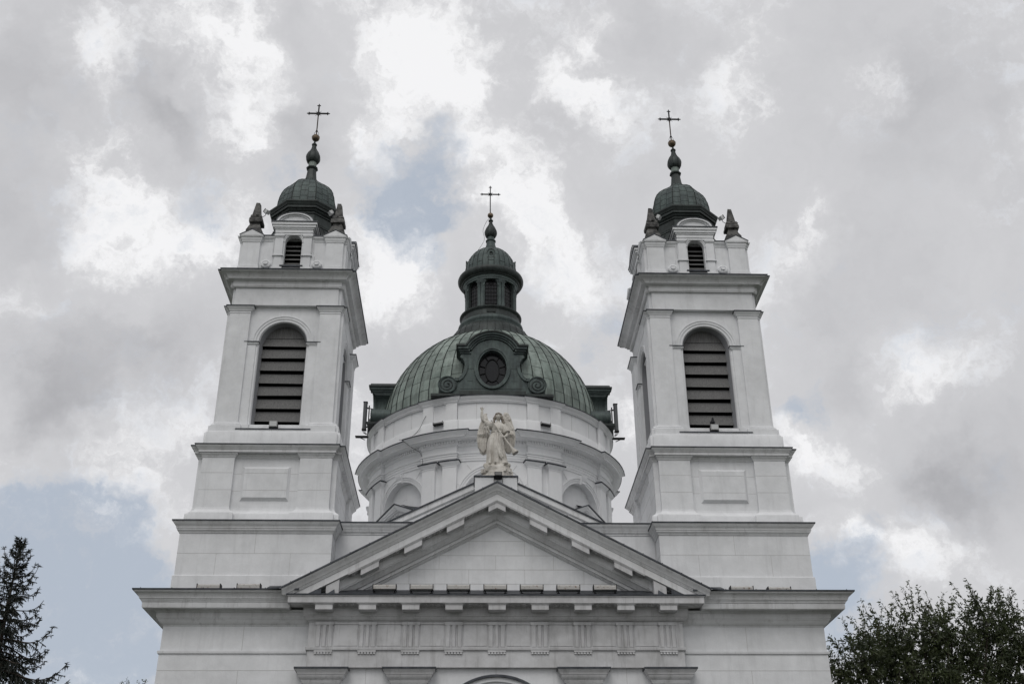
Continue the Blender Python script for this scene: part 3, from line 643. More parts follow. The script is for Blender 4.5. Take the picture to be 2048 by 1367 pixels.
def triglyph(parent, x):
    t = MB([M['portico'], M['joint']])
    w = .255; y = YP-.065
    # front with two V grooves and chamfered edges
    xs_ = [(-w, .04), (-w+.035, 0), (-.125, 0), (-.105, .05), (-.062, .05), (-.042, 0), (.042, 0), (.062, .05), (.105, .05), (.125, 0), (w-.035, 0), (w, .04)]
    z0, z1 = 9.676, 10.30
    n = len(xs_)
    t.add([(x+u, y+d, z0) for u, d in xs_]+[(x+u, y+d, z1-.03 if d > .01 else z1) for u, d in xs_]+[(x+u, y, z1+.02) for u, d in xs_], [(i, i+1, n+i+1, n+i) for i in range(n-1)]+[(n+i, n+i+1, 2*n+i+1, 2*n+i) for i in range(n-1)])
    t.box(x-w, x+w, y+.051, YP+.02, z0, z1)
    t.box(x-w-.012, x+w+.012, y-.015, YP+.02, z1+.02, 10.405)
    return t.build('triglyph', parent)
def guttae(parent, x):
    t = MB(M['portico']); t.box(x-.27, x+.27, YP-.05, YP+.01, 9.525, 9.574)
    for i in range(6):
        u = x-.225+.09*i; t.frustum(u-.033, u+.033, YP-.052, YP+.01, 9.47, u-.024, u+.024, YP-.04, YP+.01, 9.524)
    return t.build('guttae', parent)
def mutule(parent, x):
    t = MB(M['portico'])
    t.box(x-.255, x+.255, YP-.55, YP-.17, 10.655, 10.80)
    t.box(x-.275, x+.275, YP-.565, YP-.17, 10.801, 10.825); t.box(x-.31, x+.31, YP-.585, YP-.17, 10.826, 10.858)
    return t.build('mutule', parent)
def rosette(parent, x, y, z, slope=0.0):
    t = MB(M['portico'])
    f = lambda dx, dy, dz: (x+dx, y+dy, z+slope*dx-dz)
    t.xf = lambda a, b, c_: f(a, b, c_)
    t.box(-.165, .165, -.165, -.135, 0, .03); t.box(-.165, .165, .135, .165, 0, .03); t.box(-.165, -.135, -.134, .134, 0, .03); t.box(.135, .165, -.134, .134, 0, .03)
    t.ball((0, 0, .02), .04, 8, 5, 0, (1, 1, 1.3))
    for i in range(6):
        a = pi/3*i; t.ball((.075*cos(a), .075*sin(a), .012), .044, 8, 5, 0, (1, 1, .8))
    return t.build('rosette', parent)
for x in MX:
    triglyph(entab, x); guttae(entab, x); mutule(entab, x)
for k in range(8):
    for u in (.475, .8075): rosette(entab, MX[k]+u, YP-.38, 10.862)

# giant pilasters
def pilaster(x):
    p = MB(M['plaster'])
    h = .525; yf = -.25
    P = [(x-h, yf), (x+h, yf), (x+h, .2), (x-h, .2)]
    p.ring(P, [(.2, 0), (.2, .35), (.1, .55), (.02, .62), (0, .7), (0, 8.66)])
    o = p.build('pilaster', church)
    q = MB([M['portico'], M['zinc']])
    q.ring(P, [(.002, 8.62), (.03, 8.63), (.035, 8.675), (.045, 8.68), (.05, 8.71), (.085, 8.74), (.125, 8.785), (.145, 8.83), (.145, 8.845), (.165, 8.85), (.17, 8.88), (.19, 8.92), (.225, 8.96), (.24, 8.985)])
    q.ring(P, [(.24, 8.985), (.262, 8.987), (.265, 9.04), (.15, 9.065), (.0, 9.083)], 1)
    q.build('capital', o)
for x in (-5.115, -2.565, 2.555, 5.115): pilaster(x)

# ---------------------------------------------------------------- pediment
AZ, SL = 14.66, .527
T = lambda x: AZ-SL*abs(x)
def chevron(mb, prof, W, zmin, mat=0, az=AZ, sl=SL, caps=True, x0=None):
    rows = []
    for y, h in prof:
        w = min(W, (az+h-zmin)/sl) if zmin is not None else W
        rows.append([(-w, y, az-sl*w+h), (0, y, az+h), (w, y, az-sl*w+h)])
    n = len(rows); vs = [p for r in rows for p in r]
    fs = [(3*i+j, 3*i+j+1, 3*i+3+j+1, 3*i+3+j) for i in range(n-1) for j in range(2)]
    if caps: fs += [tuple(3*i for i in range(n)), tuple(3*i+2 for i in range(n))]
    mb.add(vs, fs, mat)
ty = MB([M['plaster'], M['joint']])
ty.prism([(-6.2, 11.0), (6.2, 11.0), (0, 14.25)], .045, .8)
tl = [(13.02, -9, 9), (12.56, -9, 9), (12.11, -9, 9), (11.66, -9, 9)]
for z, a, b in tl:
    w = (AZ-1.17-z)/SL; ty.box(-w, w, .041, .06, z-.007, z+.007, 1)
for z0, z1, X in ((12.567, 13.013, (-.86, .87)), (12.117, 12.553, (-1.78, -.03, 1.77)), (11.667, 12.103, (-2.7, -.86, .87, 2.7)), (11.2, 11.65, (-3.4, -1.9, 0, 1.9, 3.4))):
    for x in X: ty.box(x-.006, x+.006, .041, .06, z0, z1, 1)
ped = ty.build('pediment', church)
rk = MB([M['trim'], M['zinc']])
ZM = 11.08
chevron(rk, [(-.895, -.055), (-.88, -.06), (-.875, -.085), (-.86, -.11), (-.815, -.155), (-.78, -.21), (-.765, -.245), (-.74, -.25), (-.735, -.285), (-.715, -.29), (-.71, -.325), (-.68, -.33), (-.68, -.545), (-.66, -.545), (-.655, -.555), (-.38, -.56), (-.36, -.60), (-.35, -.80), (-.33, -.81), (-.325, -.84), (-.30, -.85), (-.25, -.90), (-.19, -.95), (-.17, -.985), (-.10, -.99), (-.095, -1.09), (-.03, -1.10), (-.025, -1.13), (0, -1.14), (.02, -1.165), (.05, -1.17), (.3, -.4)], 6.40, ZM)
chevron(rk, [(.75, .14), (-.90, .012), (-.92, .005), (-.92, -.045), (-.895, -.055), (.3, -.08)], 6.42, None, 1)
for s in (-1, 1):           # flashing that sweeps from the rake on to the wing cornice
    pts = [(6.42, 11.275), (6.6, 11.265), (6.85, 11.265)]
    rk.add([(s*x, -.915+.06*i, z+.02) for i, (x, z) in enumerate(pts)]+[(s*x, -.3, z+.22) for x, z in pts]+[(s*x, -.915+.06*i, z-.03) for i, (x, z) in enumerate(pts)], [(0, 1, 4, 3), (1, 2, 5, 4), (0, 1, 7, 6), (1, 2, 8, 7)], 1)
    for i in range(11):
        x = s*(.45+.57*i); rk.ball((x, -.89, T(x)+.02), .017, 6, 4, 1)
for s in (-1, 1):
    for x0, x1, h in ((5.25, 5.72, .15), (4.86, 5.10, .13)):
        a, b = s*x0, s*x1; w = [(a, -.74, 11.10), (b, -.74, 11.10), (b, -.6, 11.10), (a, -.6, 11.10), (a, -.74, 11.13+h), (a, -.6, 11.13+h)]
        rk.add(w, [(0, 1, 4), (0, 4, 5, 3), (1, 2, 5, 4), (3, 5, 2)], 1)
rk.build('raking_cornice', ped)
def rake_mutule(x, apex=False):
    t = MB(M['portico'])
    def para(w, y0, y1, ha, hb):
        xs_ = [x-w, x, x+w] if apex else [x-w, x+w]
        pts = [(u, T(u)+hb) for u in xs_]+[(u, T(u)+ha) for u in xs_[::-1]]
        t.prism(pts, y0, y1)
    para(.265, -.635, -.34, -.605, -.775); para(.285, -.65, -.34, -.58, -.604); para(.315, -.665, -.34, -.557, -.579)
    return t.build('mutule', ped)
for k, x in enumerate(MX):
    if 1 <= k <= 7: rake_mutule(x if k != 4 else 0.0, k == 4)
for s in (-1, 1):           # lowest mutules die into the cornice
    x = s*4.93; t = MB(M['portico'])
    t.prism([(x-.19, 11.1), (x+.19, 11.1), (x+.19, T(x+.19)-.575), (x-.19, T(x-.19)-.575)], -.64, -.34); t.build('mutule', ped)
for k in range(0, 8):
    for u in (.475, .8075):
        x = MX[k]+u
        if abs(x) < 4.6: rosette(ped, x, -.52, T(x)-.563, -SL if x > 0 else SL)

# ---------------------------------------------------------------- wall between the towers, parapet gable, pedestal
lw = MB([M['plaster'], M['joint'], M['zinc'], M['trim']])
lw.box(-5.3, 5.3, .9, 1.5, 11, 13.52)
for s in (-1, 1): lw.box(s*5.12-.008, s*5.12+.008, .896, 1, 11, 13.5, 1)
Pl = [(-5.3, .9), (5.3, .9), (5.3, 1.4), (-5.3, 1.4)]
lw.ring(Pl, [(0, 13.50), (.025, 13.505), (.03, 13.54), (.06, 13.57), (.085, 13.60), (.09, 13.645), (.11, 13.65), (.12, 13.70), (.16, 13.745), (.195, 13.79), (.205, 13.83)], 3)
lw.ring(Pl, [(.205, 13.83), (.225, 13.832), (.23, 13.87), (-.2, 13.92)], 2)
link = lw.build('link_wall', church)
gb = MB([M['plaster'], M['zinc'], M['trim']])
GA, GS, GY = 15.77, .486, 1.2
for s in (-1, 1):
    G = lambda x: GA-GS*x
    def quad(y0, y1, h0, h1, m):
        P = [(s*.66, GA-GS*.66+h0), (s*3.55, GA-GS*3.55+h0), (s*3.55, GA-GS*3.55+h1), (s*.66, GA-GS*.66+h1)]
        gb.prism(P if s < 0 else P[::-1], y0, y1, m)
    quad(GY-.06, GY+.5, -.05, 0, 1); quad(GY-.02, GY+.45, -.24, -.051, 2); quad(GY, GY+.45, -.27, -.241, 2)
    gb.prism([(s*.66, 13.6), (s*3.5, 13.6), (s*3.5, GA-GS*3.5-.27), (s*.66, GA-GS*.66-.27)], GY+.03, GY+.42)
    a, b = sorted((s*2.7, s*3.75)); gb.box(a, b, 1.0, 1.6, 13.90, 13.99, 1)
gb.build('parapet_gable', church)
pd = MB([M['plaster'], M['zinc']])
pd.box(-.70, .675, .32, 1.75, 13.5, 15.27); pd.box(-.735, .71, .285, 1.79, 15.28, 15.325, 1); pd.box(-.735, .71, .283, .30, 15.19, 15.281, 1) if 0 else None
for x in (-.735, .68): pd.box(x, x+.03, .285, .33, 15.15, 15.279, 1)
pd.box(-.72, .695, .30, 1.77, 15.27, 15.2801, 1)
pd.build('pedestal', church)

# ---------------------------------------------------------------- drum
YD = 13.56
def PC(r, th, z): return (r*sin(th), YD-r*cos(th), z)
D2 = radians
PAIRS = []
for q in range(4):
    for a in (15.4, 58.4): PAIRS.append((a+90*q, a+16.2+90*q))
PAIRS.sort()
def pol_ring(mb, R1, R0, spans, prof, mat=0):
    rings = []
    for o, z in prof:
        r = []
        for i, (a, b) in enumerate(spans):
            dl = math.degrees(o/R1); A, B = a-dl, b+dl; nx = spans[(i+1) % len(spans)][0]-dl+(360 if i == len(spans)-1 else 0)
            r.append(PC(R0+o, D2(A), z))
            r += [PC(R1+o, D2(A+(B-A)*j/6), z) for j in range(7)]
            r.append(PC(R0+o, D2(B), z))
            r += [PC(R0+o, D2(B+(nx-B)*j/9), z) for j in range(1, 9)]
        rings.append(r)
    mb.loft(rings, mat)
def cpoly(a, b, r0, r1, n=5):
    P = [PC(r1, D2(a+(b-a)*j/n), 0)[:2] for j in range(n+1)]+[PC(r0, D2(b-(b-a)*j/n), 0)[:2] for j in range(n+1)]
    if sum(P[i-1][0]*P[i][1]-P[i][0]*P[i-1][1] for i in range(len(P))) < 0: P = P[::-1]
    return P
dr = MB([M['lifted'], M['joint']])
RW = 5.26
BAYS = []
for i, (a, b) in enumerate(PAIRS):
    nx = PAIRS[(i+1) % 8][0]+(360 if i == 7 else 0)
    BAYS.append(((b+nx)/2, (nx-b)/2))
    # wall behind the pilaster pair
    A = [a-.5+(b-a+1)*j/6 for j in range(7)]
    dr.loft([[PC(RW, D2(t), z) for t in A] for z in (13, 19.6)], 0, False)
for cth, hf in BAYS:
    W2 = D2(hf+.6)*RW; aw = 1.20
    Fc = lambda u, z, r=RW: PC(r, D2(cth)+u/RW, z)
    hole = arch_pts(aw, 14.5, 17.55, 1.20, 22)
    holed(dr, [(-W2, 13), (W2, 13), (W2, 19.6), (-W2, 19.6)], hole, (0, 17.0), Fc)
    strip(dr, hole, lambda u, z: Fc(u, z), lambda u, z: Fc(u*.985, z, RW-.26))
    dr.loft([[PC(RW-.25, D2(cth)+(-1.3+2.6*j/8)/RW, z) for j in range(9)] for z in (14, 19)], 0, False)
    f3 = lambda u, d, z: PC(RW+d, D2(cth)+u/RW, z)
    arc_band(dr, 1.205, 1.30, 17.55, f3, -.02, .03, 0, 26); arc_band(dr, 1.30, 1.385, 17.55, f3, -.02, .055, 0, 26); arc_band(dr, 1.385, 1.43, 17.55, f3, -.02, .085, 0, 26)
    for s in (-1, 1):
        for (u0, u1, d) in ((1.205, 1.30, .03), (1.30, 1.385, .055), (1.385, 1.43, .085)):
            dr.loft([[f3(s*u0, -.02, z), f3(s*u0, d, z), f3(s*u1, d, z), f3(s*u1, -.02, z)] for z in (14, 17.55)], 0, False)
        # radial joints of the arch
        for aa in (25, 55):
            a_ = D2(aa); ca, sa = s*cos(a_), sin(a_)
            dr.tube([f3(ca*1.43, .002, 17.55+sa*1.43), f3(ca*1.75, .002, 17.55+sa*1.75)], .007, 4, 1)
        dr.tube([f3(s*0.02, -.247, 18.1), f3(s*1.12, -.247, 17.8)], .006, 4, 1)
    # carved keystone
    dr.loft([[f3(-w, -.02, z), f3(-w, d, z), f3(w, d, z), f3(w, -.02, z)] for w, d, z in ((.10, .10, 18.70), (.12, .16, 18.74), (.125, .13, 18.80), (.135, .16, 18.88), (.15, .22, 18.98), (.16, .22, 19.04), (.16, .12, 19.06))], 0, False, True, True)
drum = dr.build('drum', church)
for a, b in PAIRS:
    for (p0, p1) in ((a, a+6.3), (b-6.3, b)):
        p = MB([M['lifted'], M['joint'], M['zinc']])
        P = cpoly(p0, p1, 5.1, 5.42)
        p.ring(P, [(0, 13), (0, 18.90), (.015, 18.905), (.02, 18.935), (.005, 18.94), (.005, 18.98), (.03, 18.99), (.035, 19.02), (.07, 19.05), (.10, 19.085), (.115, 19.115)])
        p.ring(P, [(.115, 19.115), (.145, 19.117), (.15, 19.165), (.0, 19.19)], 2)
        p.build('pilaster', drum)
en = MB([M['lifted'], M['zinc'], M['joint'], M['lifted']])
pol_ring(en, 5.45, 5.30, PAIRS, [(-.5, 19.16), (0, 19.16), (0, 19.24), (.02, 19.245), (.02, 19.35), (.04, 19.355), (.04, 19.43), (.07, 19.44), (.085, 19.47), (.085, 19.49), (.005, 19.495)])
pol_ring(en, 5.45, 5.30, PAIRS, [(.005, 19.495), (.0, 19.50), (0, 19.79)], 3)
pol_ring(en, 5.45, 5.30, PAIRS, [(0, 19.79), (.03, 19.795), (.035, 19.82), (.065, 19.85), (.075, 19.87), (.075, 19.985), (.16, 19.99), (.165, 20.01), (.20, 20.03), (.36, 20.04), (.375, 20.03), (.40, 20.03), (.41, 20.09), (.44, 20.10), (.445, 20.12), (.47, 20.15), (.53, 20.19), (.56, 20.205), (.565, 20.225)])
pol_ring(en, 5.45, 5.30, PAIRS, [(.565, 20.225), (.59, 20.227), (.595, 20.265), (.1, 20.34), (-.3, 20.38)], 1)
ex = [(a-.8, b+.8) for a, b in PAIRS]
th = 0.0
while th < 360:
    inr = any(a <= (th) % 360 <= b-.6 for a, b in ex) ; r = (5.45 if inr else 5.30)+.07
    A, B = D2(th), D2(th+.62)
    en.add([PC(r, A, 19.88), PC(r, B, 19.88), PC(r+.075, B, 19.88), PC(r+.075, A, 19.88), PC(r, A, 19.98), PC(r, B, 19.98), PC(r+.075, B, 19.98), PC(r+.075, A, 19.98)],
           [(0, 3, 2, 1), (4, 5, 6, 7), (0, 1, 5, 4), (1, 2, 6, 5), (2, 3, 7, 6), (3, 0, 4, 7)])
    th += 1.2
for t in range(0, 360, 9): en.ball(PC(5.84, D2(t), 20.285), .018, 6, 4, 1)
en.build('drum_cornice', drum)
pa = MB([M['lifted'], M['zinc'], M['joint'], M['lifted']])
pol_ring(pa, 5.42, 5.35, PAIRS, [(.07, 20.2), (.07, 20.90), (.055, 20.925), (.01, 20.94), (0, 20.95), (0, 21.70)])
sub = []
for a, b in PAIRS: sub += [(a, a+5.2), (b-5.2, b)]
pol_ring(pa, 5.485, 5.415, PAIRS, [(-.2, 21.70), (.01, 21.70), (.02, 21.73), (.05, 21.76), (.055, 21.80), (.08, 21.82), (.10, 21.86), (.14, 21.90), (.155, 21.935)], 3)
pol_ring(pa, 5.485, 5.415, PAIRS, [(.155, 21.935), (.175, 21.937), (.18, 21.965), (-.3, 22.02)], 1)
for a, b in sub:
    pa.ring(cpoly(a, b, 5.2, 5.485, 3), [(.05, 20.2), (.05, 20.90), (.03, 20.93), (0, 20.95), (0, 21.71)])
for cth, hf in BAYS:
    for f in (-.45, .45): pa.tube([PC(5.352, D2(cth+hf*f), 20.96), PC(5.352, D2(cth+hf*f), 21.69)], .006, 4, 2)
pa.build('drum_parapet', drum)
# pedimented window heads in the diagonal niches
for th in (-45, 45):
    t = MB([M['lifted'], M['zinc'], M['wood']]); c_, s_ = cos(D2(th)), sin(D2(th))
    t.xf = lambda u, v, z: (v*s_+u*c_, YD-v*c_+u*s_, z)
    def pm(w, za, sl, v0, v1, h0, h1, m=0):
        t.add([(-w, v1, za-sl*w+h1), (0, v1, za+h1), (w, v1, za-sl*w+h1), (w, v1, za-sl*w+h0), (0, v1, za+h0), (-w, v1, za-sl*w+h0)]+
              [(-w, v0, za-sl*w+h1), (0, v0, za+h1), (w, v0, za-sl*w+h1), (w, v0, za-sl*w+h0), (0, v0, za+h0), (-w, v0, za-sl*w+h0)],
              [(0,1,4,5), (1,2,3,4), (6,7,1,0), (7,8,2,1), (5,4,10,11), (4,3,9,10), (0,5,11,6), (2,8,9,3)], m)
    za, sl = 17.74, .47
    pm(1.08, za, sl, 4.8, 5.62, 0, .05, 1); pm(1.05, za, sl, 4.8, 5.58, -.09, -.001); pm(1.0, za, sl, 4.8, 5.53, -.17, -.091); pm(.93, za, sl, 4.8, 5.44, -.22, -.171)
    t.add([(-.95, 5.30, 17.09), (.95, 5.30, 17.09), (0, 5.30, za-.2)], [(0, 1, 2)])
    for i in range(-7, 8): t.box(.1*i-.03, .1*i+.03, 5.30, 5.38, za-.34-sl*abs(.1*i), za-.235-sl*abs(.1*i))
    t.box(-.98, .98, 4.8, 5.5, 16.85, 17.2)
    t.box(-.75, .75, 4.8, 5.3, 13, 16.85)
    t.add([(-.1, 4.95, 17.93), (.8, 4.95, 17.6), (.95, 5.3, 17.36), (.05, 5.3, 17.79)], [(0, 1, 2, 3)], 1)
    t.build('window_pediment', drum)

# ---------------------------------------------------------------- dome
RD, ZD = 4.95, 22.45
dm = MB([M['copper_dome'], M['seam'], M['copper_mid']])
prof = [(RD+.03, 21.9), (RD+.03, 22.30), (RD, 22.32)]+[(RD*cos(D2(a)), ZD+RD*sin(D2(a))) for a in range(0, 70, 3)]
dm.lathe(prof[:3], 112, (0, YD), 2); dm.lathe(prof[2:], 112, (0, YD), 0)
NS = 60
rng = random.Random(3)
for i in range(NS):
    t = 2*pi*(i+.5)/NS
    dm.tube([PC((RD+.012)*cos(D2(a)), t, ZD+(RD+.012)*sin(D2(a))) for a in range(-2, 70, 6)], +.018, 5, 1)
    a = 5 if i % 2 else 11
    while a < 66:
        t1 = 2*pi*(i+1.5)/NS
        dm.tube([PC((RD+.004)*cos(D2(a)), t+(t1-t)*j/3, ZD+(RD+.004)*sin(D2(a))) for j in range(4)], .006, 4, 2)
        a += 12
dome = dm.build('dome', church)
def dormer(th):
    d = MB([M['copper_mid'], M['seam'], M['copper_dark'], M['void']]); c_, s_ = cos(D2(th)), sin(D2(th))
    xf = lambda u, v, z: (v*s_+u*c_, YD-v*c_+u*s_, z)
    d.xf = xf
    I = lambda u, v, z: (u, v, z)
    right = [(1.40, 22.06), (1.42, 22.55), (1.25, 22.84), (1.10, 23.12), (1.03, 23.40), (1.07, 23.64), (1.18, 23.84), (1.33, 23.94), (1.33, 24.06), (.93, 24.08)]
    arc = [(.985*cos(D2(a)), 23.715+.985*sin(D2(a))) for a in range(24, 157, 6)]
    outl = right+arc+[(-u, z) for u, z in right[::-1]]
    ov = lambda rx, rz, n=40: [(rx*cos(2*pi*i/n), 23.33+rz*sin(2*pi*i/n)) for i in range(n)]
    holed(d, outl, ov(.70, .92), (0, 23.3), lambda u, z: (u, 5.25, z))
    strip(d, outl, lambda u, z: (u, 5.25, z), lambda u, z: (u, 3.0, z), closed=True)
    strip(d, ov(.70, .92), lambda u, z: (u, 5.25, z), lambda u, z: (u, 4.95, z), 2, closed=True)
    for r0, r1, z0, z1, v in ((.60, .67, .84, .91, 5.30), (.67, .76, .91, .98, 5.335)):
        n = 40
        for A, B, va, vb in ((ov(r0, z0), ov(r0, z0), 4.96, v), (ov(r0, z0), ov(r1, z1), v, v), (ov(r1, z1), ov(r1, z1), v, 5.2)):
            d.add([(u, va, z) for u, z in A]+[(u, vb, z) for u, z in B], [(i, (i+1) % n, n+(i+1) % n, n+i) for i in range(n)])
    # moulded head: horizontal ends and arch
    f3 = lambda u, dd, z: (u, dd, z)
    e0 = D2(28.4)
    for r0, r1, v, m in ((.985, 1.06, 5.31, 0), (1.06, 1.14, 5.38, 0), (1.14, 1.225, 5.46, 0), (1.225, 1.285, 5.52, 2)):
        arc_band(d, r0, r1, 23.745, f3, 3.2, v, m, 24, 1.0, math.asin(.605/1.285)*(.93 if r0 < 1.1 else 1), pi-math.asin(.605/1.285)*(.93 if r0 < 1.1 else 1))
    for s in (-1, 1):
        for u1, v, z0, z1, m in ((1.36, 5.31, 24.02, 24.09, 0), (1.41, 5.38, 24.091, 24.17, 0), (1.47, 5.46, 24.171, 24.28, 0), (1.53, 5.52, 24.281, 24.355, 2)):
            u0 = .90+.25*(z0-24.02)/.33
            d.box(min(s*u0, s*u1), max(s*u0, s*u1), 3.2, v, z0, z1, m)
        # raised scroll band
        K = [(1.33, 23.90), (1.20, 23.80), (1.11, 23.62), (1.085, 23.40), (1.14, 23.14), (1.28, 22.89), (1.42, 22.77), (1.58, 22.80)]
        for (ua, za), (ub, zb) in zip(K, K[1:]):
            dx, dz = ub-ua, zb-za; L = math.hypot(dx, dz); nx, nz = dz/L*.065, -dx/L*.065
            d.add([(s*(ua+nx*q), v, za+nz*q) for v in (5.2, 5.31) for q in (-1, 1)]+[(s*(ub+nx*q), v, zb+nz*q) for v in (5.2, 5.31) for q in (-1, 1)], [(2,3,7,6), (0,2,6,4), (1,5,7,3)])
        cx, cz = s*1.88, 22.55
        R = [(cx+.375*cos(2*pi*i/28), cz+.375*sin(2*pi*i/28)) for i in range(28)]
        d.add([(u, 5.28, z) for u, z in R]+[(u, 3.9, z) for u, z in R], [tuple(range(28))]+[(i, (i+1) % 28, 28+(i+1) % 28, 28+i) for i in range(28)])
        sp = []
        for i in range(46):
            q = i/45; a = pi*.5+q*2*pi*2.0; r = .315*(1-q)+.045*q
            sp.append((cx-s*r*cos(a)*1.0, 5.285, cz+r*sin(a)))
        d.tube(sp, .024, 5, 2)
        d.tube([(cx+.37*cos(2*pi*i/28), 5.285, cz+.37*sin(2*pi*i/28)) for i in range(29)], .03, 6, 0)
        d.prism([(s*1.30, 22.06), (s*2.15, 22.06), (s*2.0, 22.35), (s*1.5, 22.78), (s*1.30, 22.8)], 3.8, 5.22)
    d.box(-2.2, 2.2, 3.8, 5.34, 21.98, 22.10, 2); d.box(-1.4, 1.4, 3.8, 5.42, 22.02, 22.20, 2)
    for s in (-1, 1): d.box(min(s*1.6, s*2.55), max(s*1.6, s*2.55), 3.8, 5.42, 21.97, 22.07, 2)
    for z in (22.72, 23.3): 
        for s in (-1, 1): d.box(min(s*.80, s*1.05), max(s*.80, s*1.05), 5.2, 5.256, z, z+.012, 1)
    d.box(-1.35, 1.35, 5.2, 5.256, 22.36, 22.372, 1)
    o = d.build('dormer', dome)
    w = MB([M['glass'], M['iron']]); w.xf = xf
    w.add([(u, 5.02, z) for u, z in ov(.66, .88)], [tuple(range(40))])
    w.tube([(u, 5.05, z) for u, z in ov(.29, .53)+[ov(.29, .53)[0]]], .022, 6, 1); w.tube([(u, 5.05, z) for u, z in ov(.57, .81)+[ov(.57, .81)[0]]], .03, 6, 1)
    for a in (15, 55, 125, 165, 195, 235, 305, 345):
        a = D2(a); w.tube([(.29*cos(a), 5.05, 23.33+.53*sin(a)), (.60*cos(a), 5.05, 23.33+.84*sin(a))], .02, 5, 1)
    w.build('oval_window', o)
for th in (0, 90, 180, 270): dormer(th)

# ---------------------------------------------------------------- lantern
ln = MB([M['copper_dark'], M['copper_mid'], M['seam']])
C0 = (0, YD)
ln.lathe([(1.98, 26.85), (1.99, 27.02), (1.96, 27.10), (1.93, 27.18), (1.90, 27.3), (1.87, 27.42), (1.80, 27.55), (1.70, 27.66), (1.58, 27.74), (1.54, 27.80)], 64, C0, 0)
ln.lathe([(1.52, 27.78), (1.53, 27.90), (1.56, 27.94), (1.575, 28.02), (1.55, 28.10), (1.50, 28.15), (1.46, 28.18)], 64, C0, 1)
ln.lathe([(1.42, 28.17), (1.41, 28.26), (1.40, 28.50), (1.42, 28.53), (1.48, 28.57), (1.50, 28.61), (1.50, 28.65), (1.44, 28.68), (1.2, 28.72)], 64, C0, 0)
for i in range(32):
    t = 2*pi*(i+.5)/32; ln.tube([PC(r+.004, t, z) for r, z in ((1.99, 27.02), (1.93, 27.18), (1.87, 27.42), (1.80, 27.55), (1.70, 27.66), (1.58, 27.74))], .010, 4, 2)
for th in range(0, 360, 45):
    Fc = lambda u, z, r=1.24: PC(r, D2(th)+u/1.24, z)
    f3 = lambda u, dd, z: PC(1.24+dd, D2(th)+u/1.24, z)
    hole = arch_pts(.305, 28.78, 29.95, .29, 16)
    w = D2(22.6)*1.24
    holed(ln, [(-w, 28.6), (w, 28.6), (w, 30.5), (-w, 30.5)], hole, (0, 29.4), Fc, 1)
    strip(ln, hole, lambda u, z: Fc(u, z), lambda u, z: Fc(u*.95, z, 1.10), 0)
    arc_band(ln, .31, .355, 29.95, f3, -.02, .03, 1, 16); arc_band(ln, .355, .40, 29.95, f3, -.02, .055, 1, 16)
    for s in (-1, 1):
        ln.loft([[f3(s*.31, -.02, z), f3(s*.31, .03, z), f3(s*.40, .03, z), f3(s*.40, -.02, z)] for z in (28.7, 29.92)], 1, False)
        ln.loft([[f3(s*.30, -.02, z), f3(s*.30, .06, z), f3(s*.415, .06, z), f3(s*.415, -.02, z)] for z in (29.87, 29.95)], 1, False, True, True)
    ln.loft([[f3(-q, -.02, z), f3(-q, .08, z), f3(q, .08, z), f3(q, -.02, z)] for q, z in ((.04, 30.22), (.06, 30.40))], 1, False, True, True)
    tp = D2(th+22.5)
    for a, b, r1 in ((-5.4, -1.2, 1.30), (1.2, 5.4, 1.30), (-1.2, 1.2, 1.265)):
        ln.ring(cpoly(th+22.5+a, th+22.5+b, 1.15, r1, 2), [(.02, 28.65), (.02, 28.8), (0, 28.83), (0, 30.02), (.02, 30.05), (.03, 30.14), (.045, 30.20)], 1)
ln.lathe([(1.30, 30.20), (1.33, 30.22), (1.33, 30.30), (1.35, 30.31), (1.36, 30.42), (1.38, 30.44)], 64, C0, 1)
ln.lathe([(1.38, 30.44), (1.42, 30.46), (1.44, 30.50), (1.52, 30.54), (1.57, 30.60), (1.61, 30.68), (1.615, 30.76), (1.59, 30.83), (1.52, 30.88), (1.40, 30.92), (1.25, 30.94)], 64, C0, 0)
ln.box(-.21, .21, YD-1.435, YD-1.3, 28.30, 28.48, 2)
lantern = ln.build('lantern', church)
for th in range(0, 360, 45):
    w = MB([M['glass'], M['iron']]); X = lambda u, v, z: PC(v, D2(th)+u/1.24, z)
    w.xf = X
    A = arch_pts(.30, 28.74, 29.95, .285, 16); w.add([(u, 1.12, z) for u, z in A], [tuple(range(len(A)))])
    for u in (-.15, 0, .15): w.tube([(u, 1.135, 28.75), (u, 1.135, 29.97)], .011, 4, 1)
    for z in (28.92, 29.13, 29.34, 29.55, 29.76, 29.95): w.tube([(-.29, 1.135, z), (0, 1.135, z), (.29, 1.135, z)], .011, 4, 1)
    for a in (45, 90, 135): w.tube([(.0, 1.135, 29.95), (.27*cos(D2(a)), 1.135, 29.95+.27*sin(D2(a)))], .009, 4, 1)
    w.tube([(.14*cos(pi*i/8), 1.135, 29.95+.14*sin(pi*i/8)) for i in range(9)], .009, 4, 1)
    w.build('arched_window', lantern)
lr = MB([M['copper_mid'], M['seam'], M['copper_dark']])
pf = [(1.27, 30.90), (1.275, 31.10), (1.26, 31.35), (1.21, 31.62), (1.12, 31.87), (1.0, 32.09), (.85, 32.28), (.66, 32.44), (.46, 32.56), (.33, 32.66), (.27, 32.78), (.235, 32.92), (.215, 33.06)]
lr.lathe(pf, 48, C0, 0)
for i in range(28):
    t = 2*pi*(i+.5)/28; lr.tube([PC(r+.003, t, z) for r, z in pf[:11]], .012, 4, 1)
    z = 31.3 if i % 2 else 31.75; r = 1.27 if i % 2 else 1.165
    lr.tube([PC(r, t+2*pi/28*j/2, z) for j in range(3)], .007, 4, 1)
